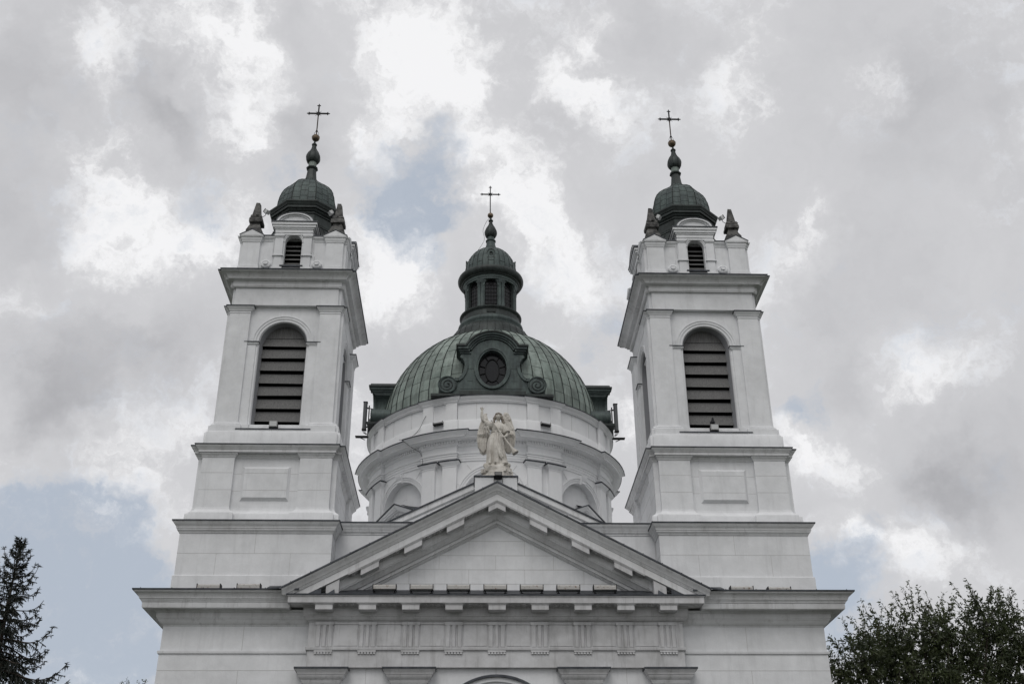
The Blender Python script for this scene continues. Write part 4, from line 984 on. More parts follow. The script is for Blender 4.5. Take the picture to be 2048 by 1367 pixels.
for th in (0, 90, 180, 270):
    c_, s_ = cos(D2(th)), sin(D2(th)); lr.xf = lambda u, v, z: (v*s_+u*c_, YD-v*c_+u*s_, z)
    lr.box(-.20, .20, .6, 1.235, 31.42, 31.50, 2)
    A = arch_pts(.165, 31.50, 31.78, .17, 12); R = [(.085*cos(2*pi*i/20), 31.73+.085*sin(2*pi*i/20)) for i in range(20)]
    holed(lr, A, R, (0, 31.73), lambda u, z: (u, 1.215, z)); strip(lr, A, lambda u, z: (u, 1.215, z), lambda u, z: (u, .5, z))
    lr.add([(u, 1.19, z) for u, z in R], [tuple(range(20))], 1); lr.tube([(u, 1.22, z) for u, z in R+[R[0]]], .02, 5, 0)
    lr.tube([(u*1.08, 1.215, z+.01) for u, z in A[1:-1]], .028, 5, 2)
    lr.xf = None
lr.build('lantern_roof', lantern)
fi = MB([M['copper_dark'], M['copper_mid'], M['seam']])
fi.lathe([(.215, 33.05), (.21, 33.12), (.25, 33.15), (.255, 33.20), (.22, 33.24), (.19, 33.27)], 24, C0, 1)
fi.lathe([(.185, 33.26), (.18, 33.42)], 24, C0, 1)
on = [(.19, 33.41), (.24, 33.45), (.295, 33.57), (.31, 33.70), (.29, 33.83), (.235, 33.96), (.165, 34.08), (.105, 34.20), (.08, 34.30), (.075, 34.36), (.115, 34.40), (.12, 34.45), (.06, 34.52), (.045, 34.58), (.04, 34.66)]
fi.lathe(on, 24, C0, 0)
for i in range(12):
    a = 2*pi*i/12; fi.tube([PC(r, a, z) for r, z in on[:9]], .011, 5, 2)
fi.build('onion_finial', lantern)
ba = MB(M['gold']); ba.ball((-.02, YD, 34.77), .148, 20, 14); ba.build('gilded_ball', lantern, ang=60)
cr = MB([M['iron'], M['rust']])
cr.tube([(-.02, YD, 34.9), (-.03, YD, 35.2)], .024, 8, 1)
cross_mesh(cr, -.03, YD, 35.0, 36.62, 36.09, .50, .026)
cr.build('cross', lantern)
# ================================================================ statue of an angel on the gable pedestal
AX, AY, AZ0 = -.01, .86, 15.327
def fuse(name, mb, mats, vox, parent, smooth_it=2):
    me = bpy.data.meshes.new('t'); me.from_pydata(mb.v, [], mb.f); me.update()
    t = bpy.data.objects.new('t', me); COL.objects.link(t)
    r = t.modifiers.new('r', 'REMESH'); r.mode = 'VOXEL'; r.voxel_size = vox
    s = t.modifiers.new('s', 'SMOOTH'); s.factor = .5; s.iterations = smooth_it
    dg = bpy.context.evaluated_depsgraph_get(); dg.update()
    nm = bpy.data.meshes.new_from_object(t.evaluated_get(dg)); nm.name = name
    bpy.data.objects.remove(t); bpy.data.meshes.remove(me)
    nm.materials.clear(); nm.materials.append(mats)
    nm.polygons.foreach_set('use_smooth', [True]*len(nm.polygons))
    o = bpy.data.objects.new(name, nm); COL.objects.link(o); o.parent = parent
    return o
angel = tag(empty('angel_statue', (AX, AY, AZ0)), 'cream stone angel with spread wings holding a trumpet on the gable pedestal', 'statue')
def lerp(a, b, t): return a+(b-a)*t
bd = MB(M['angel'])
H0 = .52
secs = [(-.05, .05, .00, .36, .27), (.06, .05, 0, .37, .28), (.25, .045, .0, .34, .255), (.55, .02, -.01, .31, .235), (.85, .0, -.02, .285, .21), (1.02, .0, -.02, .245, .185), (1.15, .02, -.02, .195, .15), (1.22, .035, -.02, .165, .13), (1.25, .04, -.02, .17, .135), (1.34, .055, -.03, .195, .15), (1.45, .07, -.02, .225, .14), (1.52, .075, -.01, .215, .12), (1.575, .078, -.005, .15, .10), (1.61, .08, -.005, .075, .075), (1.66, .082, -.01, .058, .06), (1.72, .085, -.015, .058, .06)]
rings = []
NR = 96; M2 = 46
for k in range(M2+1):
    h = -.05+1.77*k/M2
    for a, b in zip(secs, secs[1:]):
        if a[0] <= h <= b[0]+1e-6: t = (h-a[0])/(b[0]-a[0]); s = [lerp(a[i], b[i], t) for i in range(5)]; break
    fold = max(0.0, min(1.0, (1.15-h)/1.0)); ring = []
    for i in range(NR):
        a = 2*pi*i/NR
        f = 1+fold*(.13*(1-2*abs(sin(4.5*a+.6+.3*h))**.6)+.06*sin(14*a-1.3*h+.4))
        if 1.24 < h < 1.56: f += .03*sin(9*a+8*h)
        x, y = s[1]+s[3]*f*sin(a), s[2]-s[4]*f*cos(a)
        # advancing leg under the cloth
        if h < 1.0 and cos(a) > 0: y -= .07*math.exp(-((x-.06*(1-h))/.10)**2)*(1-abs(h-.55)/.6 if abs(h-.55) < .6 else 0)
        ring.append((x, y, H0+h))
    rings.append(ring)
bd.loft(rings, 0, True, True, True)
# long hanging fold down the front, sash at the waist, hem flares
bd.tube([(.0, -.20, H0+1.2), (-.01, -.235, H0+.9), (.03, -.27, H0+.6), (.12, -.29, H0+.36), (.19, -.28, H0+.18)], [.03, .035, .045, .05, .03], 8)
bd.tube([(.06, -.19, H0+1.18), (.07, -.23, H0+.8), (.14, -.26, H0+.5), (.24, -.25, H0+.25)], [.025, .03, .035, .03], 8)
bd.tube([(-.16, -.14, H0+1.0), (-.20, -.20, H0+.6), (-.19, -.23, H0+.2), (-.2, -.24, H0+.02)], [.03, .04, .045, .05], 8)
bd.tube([(.04+.195*sin(2*pi*i/20), -.02-.148*cos(2*pi*i/20), H0+1.225) for i in range(21)], .02, 6)
bd.ball((-.33, -.02, H0+.04), .09, 10, 8); bd.ball((.40, .0, H0+.05), .10, 10, 8); bd.ball((-.02, -.33, H0+.02), .055, 10, 8, 0, (.8, 1.7, .7)); bd.ball((.30, -.20, H0+.06), .09, 10, 8, 0, (1.3, 1, .7))
# head, face
hx, hy, hz = .09, -.03, H0+1.80
bd.ball((hx, hy, hz), .118, 20, 16, 0, (.80, .92, 1.12))
bd.ball((hx+.005, hy-.06, hz-.055), .066, 14, 10, 0, (.85, .75, .95))
bd.frustum(hx-.010, hx+.016, hy-.125, hy-.08, hz+.015, hx-.018, hx+.024, hy-.142, hy-.08, hz-.035)
for s in (-1, 1):
    bd.ball((hx+.003+s*.037, hy-.108, hz+.036), .026, 8, 6, 0, (1.3, .5, .4))
    bd.ball((hx+.003+s*.05, hy-.085, hz-.015), .028, 8, 6)
bd.ball((hx+.004, hy-.112, hz-.068), .02, 8, 6, 0, (1.4, .8, .45))
# right arm raised (on the left of the picture) with a wide sleeve
sh = (-.13, -.03, H0+1.49); el = (-.44, -.08, H0+1.66); wr = (-.47, -.10, H0+1.98)
bd.tube([sh, (-.27, -.06, H0+1.57), el], [.085, .07, .052], 10); bd.tube([el, (-.465, -.10, H0+1.78), wr], [.060, .060, .044], 10); bd.ball(el, .055, 10, 8)
bd.tube([(-.10, -.03, H0+1.46), (-.24, -.05, H0+1.50), (-.37, -.07, H0+1.555)], [.12, .13, .115], 12)
bd.tube([(-.36, -.07, H0+1.52), (-.35, -.07, H0+1.38), (-.28, -.06, H0+1.22), (-.2, -.04, H0+1.12)], [.05, .055, .045, .02], 8)
bd.tube([(-.28, -.12, H0+1.5), (-.26, -.12, H0+1.34), (-.2, -.10, H0+1.2)], [.035, .04, .02], 8)
hc = (-.468, -.105, H0+2.045)
bd.ball(hc, .052, 12, 8, 0, (.95, .55, 1.15))
def fin(b, pts, r=.0125): bd.tube([(b[0]+p[0], b[1]+p[1], b[2]+p[2]) for p in pts], [r, r*.95, r*.85, r*.6], 6)
fin(hc, [(-.004, -.005, .035), (0, -.01, .075), (.008, -.012, .11), (.014, -.012, .135)])
fin(hc, [(-.024, -.008, .03), (-.040, -.03, .06), (-.040, -.05, .055), (-.030, -.055, .04)])
fin(hc, [(-.036, -.005, .015), (-.058, -.028, .04), (-.056, -.048, .035), (-.044, -.05, .022)])
fin(hc, [(.018, -.006, .03), (.022, -.035, .062), (.016, -.055, .05), (.008, -.055, .035)])
fin(hc, [(.032, -.005, -.01), (.055, -.015, .02), (.068, -.02, .05), (.074, -.022, .07)], .014)
# left arm bent down to the trumpet
s2 = (.27, -.02, H0+1.45); e2 = (.385, -.07, H0+1.13); w2 = (.27, -.22, H0+.985)
bd.tube([s2, (.33, -.04, H0+1.3), e2], [.085, .075, .052], 10); bd.tube([e2, (.34, -.15, H0+1.05), w2], [.054, .046, .034], 10); bd.ball(e2, .054, 10, 8)
bd.tube([(.24, -.02, H0+1.47), (.33, -.04, H0+1.33), (.375, -.06, H0+1.21)], [.11, .115, .12], 12)
bd.tube([(.36, .0, H0+1.25), (.37, .02, H0+1.05), (.36, .04, H0+.8)], [.07, .06, .02], 8)
hb = (.235, -.255, H0+.965)
bd.ball(hb, .046, 12, 8, 0, (1.0, .8, .8))
for i in range(4):
    q = (-.030+.02*i)
    fin((hb[0]+q*.75, hb[1], hb[2]-q*.85), [(0, -.02, .03), (-.03, -.052, .022), (-.045, -.05, -.01), (-.03, -.03, -.025)], .0125)
fin(hb, [(.01, .0, .035), (-.012, -.03, .05), (-.03, -.05, .045), (-.045, -.055, .03)], .013)
# rock underfoot
rr = random.Random(5)
for i in range(46):
    a = rr.uniform(0, 2*pi); z = rr.uniform(.0, .44); q = rr.uniform(.16, .37-.22*max(0, z-.22)); w = rr.uniform(.07, .14)
    X, Y, t = .02+q*1.2*cos(a), q*sin(a)*.95-.05, rr.uniform(0, 6.28)
    j = lambda: rr.uniform(.55, 1.1)
    V = [(X+sx*w*j()*cos(t)-sy*w*j()*sin(t), Y+sx*w*j()*sin(t)+sy*w*j()*cos(t), z+sz*w*j()*.8) for sz in (-1, 1) for sx, sy in ((-1, -1), (1, -1), (1, 1), (-1, 1))]
    bd.add(V, [(0,3,2,1), (4,5,6,7), (0,1,5,4), (1,2,6,5), (2,3,7,6), (3,0,4,7)])
bd.loft([[(.02+r_*1.15*cos(2*pi*i/12), -.03+r_*sin(2*pi*i/12), z) for i in range(12)] for r_, z in ((.40, .0), (.40, .2), (.34, .42), (.25, .54))], 0, True, True, True)
bd.box(-.44, .46, -.33, .36, 0, .12)
fuse('figure', bd, M['angel'], .011, angel, 1)
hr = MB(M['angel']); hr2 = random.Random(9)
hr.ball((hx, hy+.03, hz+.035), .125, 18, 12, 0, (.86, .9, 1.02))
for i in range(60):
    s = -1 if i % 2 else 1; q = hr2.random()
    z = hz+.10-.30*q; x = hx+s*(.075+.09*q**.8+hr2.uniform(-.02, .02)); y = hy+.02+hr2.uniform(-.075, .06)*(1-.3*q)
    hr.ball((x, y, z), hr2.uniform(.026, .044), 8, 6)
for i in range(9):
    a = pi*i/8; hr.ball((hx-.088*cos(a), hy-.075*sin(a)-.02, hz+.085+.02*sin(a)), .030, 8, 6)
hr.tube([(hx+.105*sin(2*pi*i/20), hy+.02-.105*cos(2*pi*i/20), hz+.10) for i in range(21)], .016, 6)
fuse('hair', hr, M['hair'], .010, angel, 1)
tr = MB(M['angel']); P0 = Vector((-.155, -.21, H0+1.60)); P1 = Vector((.655, -.33, H0+.36))
q = [0, .03, .3, .55, .78, .84, .90, .95, .985, 1.0]; rd_ = [.026, .018, .021, .025, .030, .042, .065, .095, .118, .112]
tr.tube([P0.lerp(P1, t) for t in q], rd_, 16)
tr.tube([P0.lerp(P1, t) for t in (1.0, .97)], [.100, .05], 16)
tr.build('trumpet', angel, ang=60)
def wing(s):
    w = MB(M['angel'])
    if s < 0: O_ = [(-.20, 1.55), (-.26, 1.85), (-.33, 2.06), (-.30, 2.11), (-.36, 2.12), (-.43, 1.98), (-.52, 1.72), (-.60, 1.40), (-.615, 1.15), (-.58, .88), (-.50, .66), (-.42, .62), (-.33, .66), (-.26, .80), (-.22, 1.1)]
    else: O_ = [(.20, 1.45), (.23, 1.80), (.27, 2.05), (.31, 2.14), (.38, 2.15), (.44, 2.10), (.52, 1.92), (.60, 1.65), (.655, 1.38), (.66, 1.15), (.62, .92), (.53, .70), (.46, .66), (.38, .70), (.30, .85), (.24, 1.1)]
    O2 = [(x, H0+z-.06) for x, z in O_]
    w.prism(O2 if s < 0 else O2[::-1], .24, .32)
    def inside(x, z):
        c = False; n = len(O2)
        for i in range(n):
            x0, z0 = O2[i-1]; x1, z1 = O2[i]
            if (z0 > z) != (z1 > z) and x < (x1-x0)*(z-z0)/(z1-z0)+x0: c = not c
        return c
    # overlapping scale feathers above
    row = 0; z = H0+2.03
    while z > H0+1.22:
        x = s*.16+(.04 if row % 2 else 0)*s
        while abs(x) < .68:
            if all(inside(x+ox, z+oz) for ox, oz in ((-.062, 0), (.062, 0), (0, -.06), (0, .055))):
                sz = .050+.012*(H0+2.03-z)
                w.ball((x, .232, z), sz*.86, 9, 6, 0, (.95, .62, 1.05))
                w.tube([(x+sz*.95*cos(a), .212, z+sz*1.05*sin(a)) for a in [pi+pi*i/7 for i in range(8)]], .012, 4)
            x += s*.098
        z -= .086; row += 1
    # long flight feathers
    for k in range(7):
        u = k/6; x0 = s*(.27+.27*u); x1 = s*(.335+.22*u+.01*(k % 2)); zb = H0+.62+.035*abs(k-2.2)**1.3-.06
        w.tube([(x0, .22, H0+1.25), (lerp(x0, x1, .5)+s*.02, .19+.012*(k % 2), H0+.95), (x1, .21, zb+.05), (x1-s*.01, .23, zb)], [.026, .034, .030, .012], 8)
    for k in range(5):
        u = k/4; x0 = s*(.28+.28*u); w.tube([(x0, .20, H0+1.38), (x0+s*.02, .165, H0+1.24), (x0+s*.02, .20, H0+1.1+.03*(k % 2))], [.03, .045, .02], 8)
    w.tube([(x*.985, .27, z) for x, z in O2], .03, 6); fuse('wing', w, M['angel'], .010, angel, 1)
wing(-1); wing(1)

# ================================================================ floodlights
def bar_flood(x, y, z, label, tilt=0.0, rz=0.0):
    r = empty('floodlight', (x, y, z)); r.rotation_euler = (0, 0, rz)
    tag(r, label, 'floodlight', 'long bar floodlights standing on the cornice ledges')
    h = MB([M['lamp'], M['iron']])
    h.loft([[(u, -.11, .095), (u, -.12, .20), (u, -.06, .25), (u, .06, .25), (u, .12, .18), (u, .10, .09)] for u in (-.34, .34)], 0, True, True, True)
    for u in (-.345, .345): h.box(u-.010, u+.010, -.125, .125, .075, .255, 1)
    h.box(-.33, .33, -.124, -.110, .085, .105, 1)
    h.build('housing', r, smooth=False)
    g_ = MB(M['lampglass']); g_.box(-.32, .32, -.09, .08, .080, .088); g_.build('lamp_glass', r, smooth=False)
    b = MB(M['iron'])
    for u in (-.30, .30): b.tube([(u, 0, 0), (u, .0, .08)], .018, 6); b.box(u-.04, u+.04, -.06, .06, 0, .015)
    b.build('bracket', r)
    return r
ords = ['leftmost', 'second from the left', 'third from the left', 'middle one', 'third from the right', 'second from the right', 'rightmost']
for i, x in enumerate((-3.37, -2.265, -1.16, -.055, 1.04, 2.145, 3.25)):
    bar_flood(x, -.62, 11.168, '%s of seven pale bar floodlights along the ledge below the tympanum' % ords[i].replace(' one', ''))
for i, (x, z) in enumerate(((-8.64, 11.36), (-7.45, 11.37), (7.45, 11.35), (8.6, 11.33))):
    bar_flood(x, -.42, z-.135+(.0 if x < 0 else -.01), ['outer bar floodlight at the foot of the left tower', 'inner bar floodlight at the foot of the left tower', 'inner bar floodlight half hidden at the foot of the right tower', 'outer bar floodlight half hidden at the foot of the right tower'][i])
def box_flood(loc, rz, tilt, size, label, group=None, mat='grey', leg=.12):
    r = empty('floodlight', loc); r.rotation_euler = (0, 0, rz)
    tag(r, label, 'floodlight', group)
    w, d, hh = size
    h = MB([M[mat], M['iron']])
    ct, st = cos(tilt), sin(tilt)
    h.xf = lambda x, y, z: (x, y*ct-z*st, leg+hh/2+y*st+z*ct)
    h.frustum(-w/2, w/2, -d/2, -d/2+.03, -hh/2, -w/2, w/2, -d/2, -d/2+.03, hh/2); h.frustum(-w/2, w/2, -d/2+.031, d/2, -hh/2, -w/2+.02, w/2-.02, -d/2+.031, d/2-.05, hh/2)
    for k in range(5): h.box(-w/2+.03+k*(w-.06)/4-.004, -w/2+.03+k*(w-.06)/4+.004, -d/2+.04, d/2-.05, hh/2, hh/2+.02)
    h.build('housing', r, smooth=False)
    g_ = MB(M['lampglass' if mat != 'iron' else 'glass']); g_.xf = h.xf; g_.box(-w/2+.02, w/2-.02, -d/2-.006, -d/2-.001, -hh/2+.02, hh/2-.02); g_.build('lamp_glass', r, smooth=False)
    b = MB(M['iron'])
    for s in (-1, 1): b.tube([(s*(w/2+.012), 0, leg+hh/2), (s*(w/2+.012), 0, .01)], .012, 5)
    b.box(-w/2-.02, w/2+.02, -.02, .02, 0, .015)
    b.build('bracket', r)
    return r
box_flood((.055, .20, 14.98), 0, -.35, (.24, .20, .16), 'small box floodlight on a bracket in front of the angel pedestal', None, 'iron', .22)
box_flood((-7.51, 1.10, 17.30), 0, .1, (.27, .22, .20), 'box floodlight on the sill of the left belfry opening', 'floodlights on the belfry sills', 'grey', .03)
box_flood((7.47, 1.10, 17.30), 0, .1, (.27, .22, .20), 'box floodlight with a pigeon on it on the right belfry sill', 'floodlights on the belfry sills', 'grey', .03)
for x, rz, lab in ((-8.73, 1.1, 'outer pinnacle of the left tower'), (-6.28, -1.1, 'inner pinnacle of the left tower'), (6.28, 1.1, 'inner pinnacle of the right tower'), (8.73, -1.1, 'outer pinnacle of the right tower')):
    r = empty('floodlight', (x, 1.78, 26.5)); r.rotation_euler = (0, 0, rz)
    tag(r, 'tiny spotlight clamped to the %s' % lab, 'spotlight', 'spotlights on the tower pinnacles')
    h = MB([M['lampglass'], M['iron']]); h.xf = lambda a, b, c_: (a, b*.8-c_*.6, .10+b*.6+c_*.8)
    h.box(-.09, .09, -.09, .05, -.07, .07); h.box(-.10, .10, .051, .075, -.08, .08, 1); h.build('housing', r, smooth=False)
    b = MB(M['iron']); b.tube([(0, .02, .08), (0, .05, -.06), (-.0, .22, -.10)], .012, 5); b.build('bracket', r)
for th, lab in ((-23.4, 'left'), (23.2, 'right')):
    p = PC(5.50, D2(th), 20.80); r = empty('floodlight', p); r.rotation_euler = (0, 0, D2(th))
    tag(r, 'small dark downlight between the %s front pilasters of the dome parapet' % lab, 'spotlight', 'downlights on the dome parapet')
    h = MB([M['iron'], M['grey']]); h.box(-.21, .21, -.16, -.02, -.05, .02); h.build('housing', r, smooth=False)
    b = MB(M['grey']); b.box(-.22, -.20, -.16, .06, .0, .10); b.box(.20, .22, -.16, .06, 0, .10); b.box(-.2, .2, -.165, -.155, .005, .05); b.build('bracket', r, smooth=False)

# ================================================================ aerials on the dome parapet
def aerial(x, y, z, h, w, label, side):
    r = empty('antenna', (x, y, z)); tag(r, label, 'antenna', 'panel antennas beside the dome')
    p = MB(M['panel']); p.loft([[(w/2*cos(a), w*.42*sin(a), zz) for a in [2*pi*i/14 for i in range(14)]] for zz in (.0, h)], 0, True, True, True); p.build('panel', r)
    e_ = MB(M['iron']); e_.ring([(-.1*w*5.4, -.1*w*4.6), (.1*w*5.4, -.1*w*4.6), (.1*w*5.4, .1*w*4.6), (-.1*w*5.4, .1*w*4.6)], [(0, -.05), (0, .0), (-.02, .03)], 0, True, True)
    e_.ring([(-.1*w*5.2, -.1*w*4.4), (.1*w*5.2, -.1*w*4.4), (.1*w*5.2, .1*w*4.4), (-.1*w*5.2, .1*w*4.4)], [(0, h-.02), (0, h+.02), (-.02, h+.03)], 0, True, True)
    e_.build('end_cap', r)
    b = MB([M['iron'], M['grey']])
    for f in (.08, .78):
        b.box(min(0, -side*.16), max(0, -side*.16), .03, .07, h*f, h*f+.06); b.tube([(-side*.16, .05, h*f+.03), (-side*.48, .15, h*f-.0)], .022, 6)
    b.tube([(-side*.17, .05, -.25), (-side*.17, .05, h*.9)], .028, 8)
    for i in range(4): b.tube([(-.05+.035*i, 0, -.04), (-.05+.035*i, .02, -.14), (-.02+.02*i-side*.1, .06, -.22)], .010, 5, 1)
    b.build('bracket', r)
    return r
M['panel'] = material('antenna_plastic', (.10,.105,.11), .45)
AYP = 12.6
for s, lab in ((-1, 'left'), (1, 'right')):
    aerial(s*5.68+(.02 if s > 0 else -.0)-.0, AYP, 22.40, 1.33, .19, 'tall dark panel antenna standing on the %s edge of the dome parapet' % lab, s)
    aerial(s*5.42, AYP-.05, 22.32, .52, .17, 'short dark panel antenna behind the tall one on the %s edge of the dome' % lab, s)
    r = MB(M['iron']); r.box(min(s*5.45, s*6.05), max(s*5.45, s*6.05), AYP-.12, AYP+.12, 22.02, 22.045); r.tube([(s*6.03, AYP-.2, 22.0), (s*5.6, AYP-.2, 21.8)], .02, 5)
    tag(r.build('antenna_platform'), 'small dark plate sticking out under the %s panel antennas' % lab, 'platform', 'plates under the panel antennas')

# ================================================================ loose cables
def cable(pts, label, rad=.009):
    c = MB(M['iron']); P = [Vector(p) for p in pts]; Q = []
    for i in range(len(P)-1):
        a, b, c_, d = P[max(i-1, 0)], P[i], P[i+1], P[min(i+2, len(P)-1)]
        for j in range(6):
            t = j/6; Q.append(.5*((2*b)+(-a+c_)*t+(2*a-5*b+4*c_-d)*t*t+(-a+3*b-3*c_+d)*t**3))
    c.tube(Q+[P[-1]], rad, 5); tag(c.build('cable'), label, 'cable')
cable([PC(5.72, D2(-32.5), 21.98), PC(5.47, D2(-32.0), 21.80), PC(5.40, D2(-30.0), 21.52), PC(5.53, D2(-30.6), 21.2), PC(5.45, D2(-34.0), 20.80), PC(5.46, D2(-39.6), 20.52), PC(5.95, D2(-40), 20.33), PC(6.02, D2(-37.5), 20.2), PC(5.6, D2(-36), 20.0), PC(5.48, D2(-33.0), 19.79), PC(5.50, D2(-31.2), 19.5), PC(5.48, D2(-31.0), 19.2)],
      'thin black cable hanging down the white drum left of the angel')
cable([PC(1.70, D2(-22), 30.95), PC(1.34, D2(-34), 31.45), PC(1.20, D2(-45), 31.75), PC(.66, D2(-60), 32.55), PC(.36, D2(-65), 33.2), PC(.42, D2(-70), 33.75), PC(.25, D2(-75), 34.3), PC(.05, D2(-80), 34.62)],
      'thin lightning wire running up the lantern roof to the gilded ball', .009)
# ================================================================ pigeon
def pigeon(loc):
    r = empty('pigeon', loc); tag(r, 'dark pigeon perched on the floodlight of the right belfry', 'bird')
    b = MB(M['feather']); b.ball((0, .0, .10), .085, 14, 10, 0, (.85, 1.1, 1.0)); b.ball((.0, -.045, .165), .05, 12, 8, 0, (.9, .9, 1.2)); b.ball((.0, -.06, .215), .036, 12, 8)
    b.tube([(.0, -.09, .213), (0, -.118, .205)], [.010, .002], 6); b.tube([(0, .07, .08), (-.01, .15, .04), (-.015, .21, .015)], [.05, .035, .02], 8); b.ball((-.06, .03, .10), .06, 10, 8, 0, (.4, 1.4, .8)); b.ball((.06, .03, .10), .06, 10, 8, 0, (.4, 1.4, .8))
    for s in (-1, 1): b.tube([(s*.03, -.0, .03), (s*.03, -.01, .0)], .008, 5)
    fuse('body', b, M['feather'], .008, r, 1)
M['feather'] = material('grey_feathers', (.02,.021,.024), .7)
pigeon((7.44, 1.11, 17.545))

# ================================================================ trees
class Bag:
    def __init__(s): s.v = []; s.f = []
def leafbag_build(b, name, mat, parent):
    me = bpy.data.meshes.new(name); me.from_pydata(b.v, [], b.f); me.materials.append(mat); me.update()
    o = bpy.data.objects.new(name, me); COL.objects.link(o); o.parent = parent; return o
def rnd_dir(r):
    z = r.uniform(-1, 1); a = r.uniform(0, 2*pi); q = sqrt(1-z*z); return Vector((q*cos(a), q*sin(a), z))
def leaf(b, p, d, L, w, r):
    d = d.normalized(); n = d.cross(rnd_dir(r))
    if n.length < .1: n = d.cross(Vector((1, 0, .2)))
    n.normalize(); up_ = n.cross(d)
    i = len(b.v); m = p+d*L*.45-up_*L*.04; t = p+d*L+up_*L*(-.10)
    b.v += [tuple(p), tuple(m+n*w*.5+up_*w*.12), tuple(t), tuple(m-n*w*.5+up_*w*.12)]
    b.f += [(i, i+1, i+2), (i, i+2, i+3)]
def spruce(loc, H, label):
    r = random.Random(21); root = empty('spruce_tree', loc); tag(root, label, 'tree')
    tk = MB(M['bark']); tk.tube([(0, 0, -.1), (.03, 0, H*.3), (-.02, .03, H*.6), (0, 0, H*.85), (0, 0, H)], [.26, .21, .14, .06, .012], 10)
    b = Bag()
    def shoot(p, d, L, w):          # needled shoot: slim tapering four-sided sliver
        d = d.normalized(); n = d.cross(Vector((.3, .2, 1))); n = n.normalized() if n.length > .05 else Vector((1, 0, 0)); m = d.cross(n)
        i = len(b.v); q = p+d*L*.4; t = p+d*L
        b.v += [tuple(p-n*w*.5), tuple(p+n*w*.5), tuple(q+n*w), tuple(t), tuple(q-n*w), tuple(p+m*w*.6), tuple(q+m*w), tuple(q-m*w), tuple(p-m*w*.6)]
        b.f += [(i, i+1, i+2, i+4), (i+4, i+2, i+3), (i+5, i+6, i+3, i+7, i+8)]
    z = H-.12
    for k in range(7): shoot(Vector((0, 0, H-.35+.05*k)), Vector((r.uniform(-.5, .5), r.uniform(-.5, .5), 1.2)), .28, .022)
    lvl = 0
    while z > .8:
        dep = H-z; fine = dep < 7.5
        n = 5 if dep < 1 else 6
        a0 = r.uniform(0, 6.28)
        for j in range(n):
            a = a0+2*pi*j/n+r.uniform(-.3, .3)
            L = min(.25+.50*dep, 1.10+.36*dep)*r.choice((.62, .8, .95, 1.12, 1.22)); L = min(L, 3.8)
            e0 = .75-.16*dep if dep < 4 else .08; zb = z+r.uniform(-.12, .12)
            pts = []; p = Vector((0, 0, zb)); N_ = max(4, int(L/.22)); 
            for i in range(N_+1):
                t = i/N_; el = e0-.55*sin(pi*min(t*1.1, 1))*min(1, dep/3)+.75*t*t
                if i: p = p+Vector((cos(a)*cos(el), sin(a)*cos(el), sin(el)))*(L/N_)
                pts.append(p.copy())
            tk.tube(pts, [max(.006, .010+.011*L*(1-i/N_)) for i in range(N_+1)], 4, 0, False)
            side = Vector((-sin(a), cos(a), 0))
            for i in range(1, N_+1):
                t = i/N_; dr_ = (pts[i]-pts[i-1]).normalized()
                m = 2
                for q in range(m):
                    s = 1 if (q+i) % 2 else -1
                    tl = (.42*L*(1-t)+.15)*r.uniform(.5, 1.05); tl = min(tl, .62)
                    p0 = pts[i-1].lerp(pts[i], r.random())
                    dd = (dr_*r.uniform(.55, 1.0)+side*s*r.uniform(.35, 1.0)+Vector((0, 0, r.uniform(-.75, .05)*min(1, dep/2.2)))).normalized()
                    # twig with drooping side shoots
                    ns = max(2, int(tl/(.065 if fine else .2))); pp = p0
                    for u in range(ns):
                        f = u/ns; dd = (dd+Vector((0, 0, -.035*min(1, dep/2)))).normalized(); nx_ = pp+dd*(tl/ns)
                        shoot(pp, dd, tl/ns*1.35, .016 if fine else .05)
                        sd = dd.cross(Vector((0, 0, 1))); sd = sd.normalized() if sd.length > .1 else side
                        for ss in (-1, 1):
                            shoot(pp, dd*.75+sd*ss*r.uniform(.5, .9)+Vector((0, 0, r.uniform(-.5, .15))), r.uniform(.09, .17)*(1.15-f*.4) if fine else .3, .013 if fine else .05)
                        if r.random() < .5: shoot(pp, Vector((r.uniform(-.3, .3), r.uniform(-.3, .3), -1)), r.uniform(.10, .24) if fine else .3, .018)
                        pp = nx_
        z -= r.uniform(.34, .46) if fine else .55; lvl += 1
    tk.build('trunk', root); leafbag_build(b, 'foliage', M['needles'], root)
    return root
spruce((-17.95, 8.0, 0), 15.5, 'dark spruce with a pointed top left of the church')

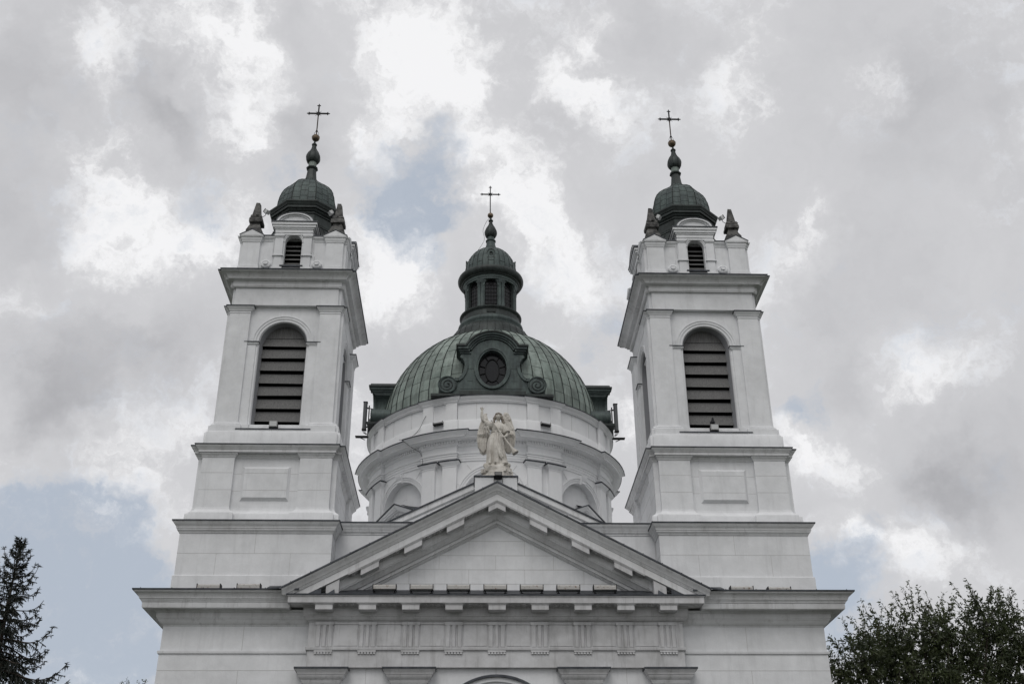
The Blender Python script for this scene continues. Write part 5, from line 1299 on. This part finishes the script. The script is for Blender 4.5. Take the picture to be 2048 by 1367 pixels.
def broadleaf(loc, lobes, trunk_top, LL, dens, seed, name, label, shoots=True, group=None):
    """lobes: (x,y,z,r) in local space; leaves sit in drooping clusters on real twigs"""
    r = random.Random(seed); root = empty(name, loc); tag(root, label, 'tree', group)
    tk = MB(M['bark']); b = Bag()
    tt = Vector(trunk_top)
    tk.tube([(0, 0, -.1), tt*.35+Vector((.05, 0, 0)), tt*.7, tt], [.30, .24, .19, .13], 10)
    for lx, ly, lz, lr_ in lobes:
        c = Vector((lx, ly, lz)); st = tt*(.55+.45*r.random())
        md = st.lerp(c, .5)+Vector((r.uniform(-.3, .3), r.uniform(-.3, .3), .25))
        tk.tube([st, md, c-Vector((0, 0, lr_*.3)), c], [.085, .055, .032, .015], 6)
        ncl = int(dens*lr_**2.3*32)
        for k in range(ncl):
            d = rnd_dir(r); q = lr_*(r.random()**.42)*r.uniform(.85, 1.08); p = c+Vector((d.x*q, d.y*q, d.z*q*.92))
            if k % 12 == 0: tk.tube([c.lerp(p, .15), c.lerp(p, .6)+Vector((0, 0, .06)), p], [.02, .013, .006], 3, 0, False)
            ax = (d+Vector((0, 0, .5))+rnd_dir(r)*.5).normalized()
            cluster(b, p, ax, LL, r)
        if shoots:
            for k in range(int(13*lr_)):                 # leading shoots that break the outline
                d = Vector((r.uniform(-.9, .9), r.uniform(-.9, .9), r.uniform(.35, 1.1))).normalized(); p0 = c+d*lr_*.8; L = r.uniform(.35, .85)*LL/.15
                dd = (d+Vector((0, 0, .9))).normalized(); tk.tube([p0, p0+dd*L*.6, p0+dd*L], [.014, .010, .004], 3, 0, False)
                for q in range(5): cluster(b, p0+dd*L*(.1+.22*q), dd, LL*(1.0-.06*q), r, 7)
    tk.build('trunk', root); leafbag_build(b, 'crown', M['leaves'], root)
    return root
def cluster(b, p, ax, LL, r, n=11):
    for i in range(n):
        d = (ax*r.uniform(.1, .8)+rnd_dir(r)*.8+Vector((0, 0, -.62))).normalized(); st = p+rnd_dir(r)*LL*.75*r.random()
        l = LL*r.uniform(.65, 1.1); leaf(b, st, d, l, l*r.uniform(.30, .42), r)
lob = [(-4.7, -.4, 9.1, .85), (-3.7, .2, 9.75, 1.0), (-2.7, -.5, 10.7, 1.1), (-1.6, .3, 11.3, 1.1), (-.5, -.4, 11.65, 1.1), (-2.6, .6, 9.6, 1.4), (-.9, .2, 10.2, 1.5), (.6, -.3, 11.6, .95), (.7, .2, 10.6, 1.3), (2.1, -.2, 12.25, .95), (2.5, .4, 11.3, 1.2), (3.4, .2, 11.6, 1.0), (4.6, 0, 10.9, 1.1), (-4.2, 0, 8.3, 1.2), (-2.4, -.4, 8.4, 1.6), (-.4, -.6, 8.9, 1.7), (1.6, .1, 9.5, 1.6), (3.3, 0, 9.9, 1.6), (2.2, 0, 8.0, 1.9), (0, .4, 7.4, 1.9), (-2.4, .2, 7.0, 1.7), (4.6, .1, 8.8, 1.5)]
broadleaf((15.9, 6.6, 0), lob, (.2, 0, 6.8), .19, 4.0, 11, 'broadleaf_tree', 'large leafy tree with drooping pointed leaves right of the church')
broadleaf((-16.1, 20, 0), [(-.35, 0, 11.85, .6), (.55, .1, 11.95, .6), (0, 0, 10.9, 1.1), (.9, 0, 10.5, 1.1), (-.8, 0, 10.2, 1.1)], (0, 0, 9.1), .17, 3.0, 4, 'broadleaf_tree', 'top of a small leafy tree behind the left church corner')
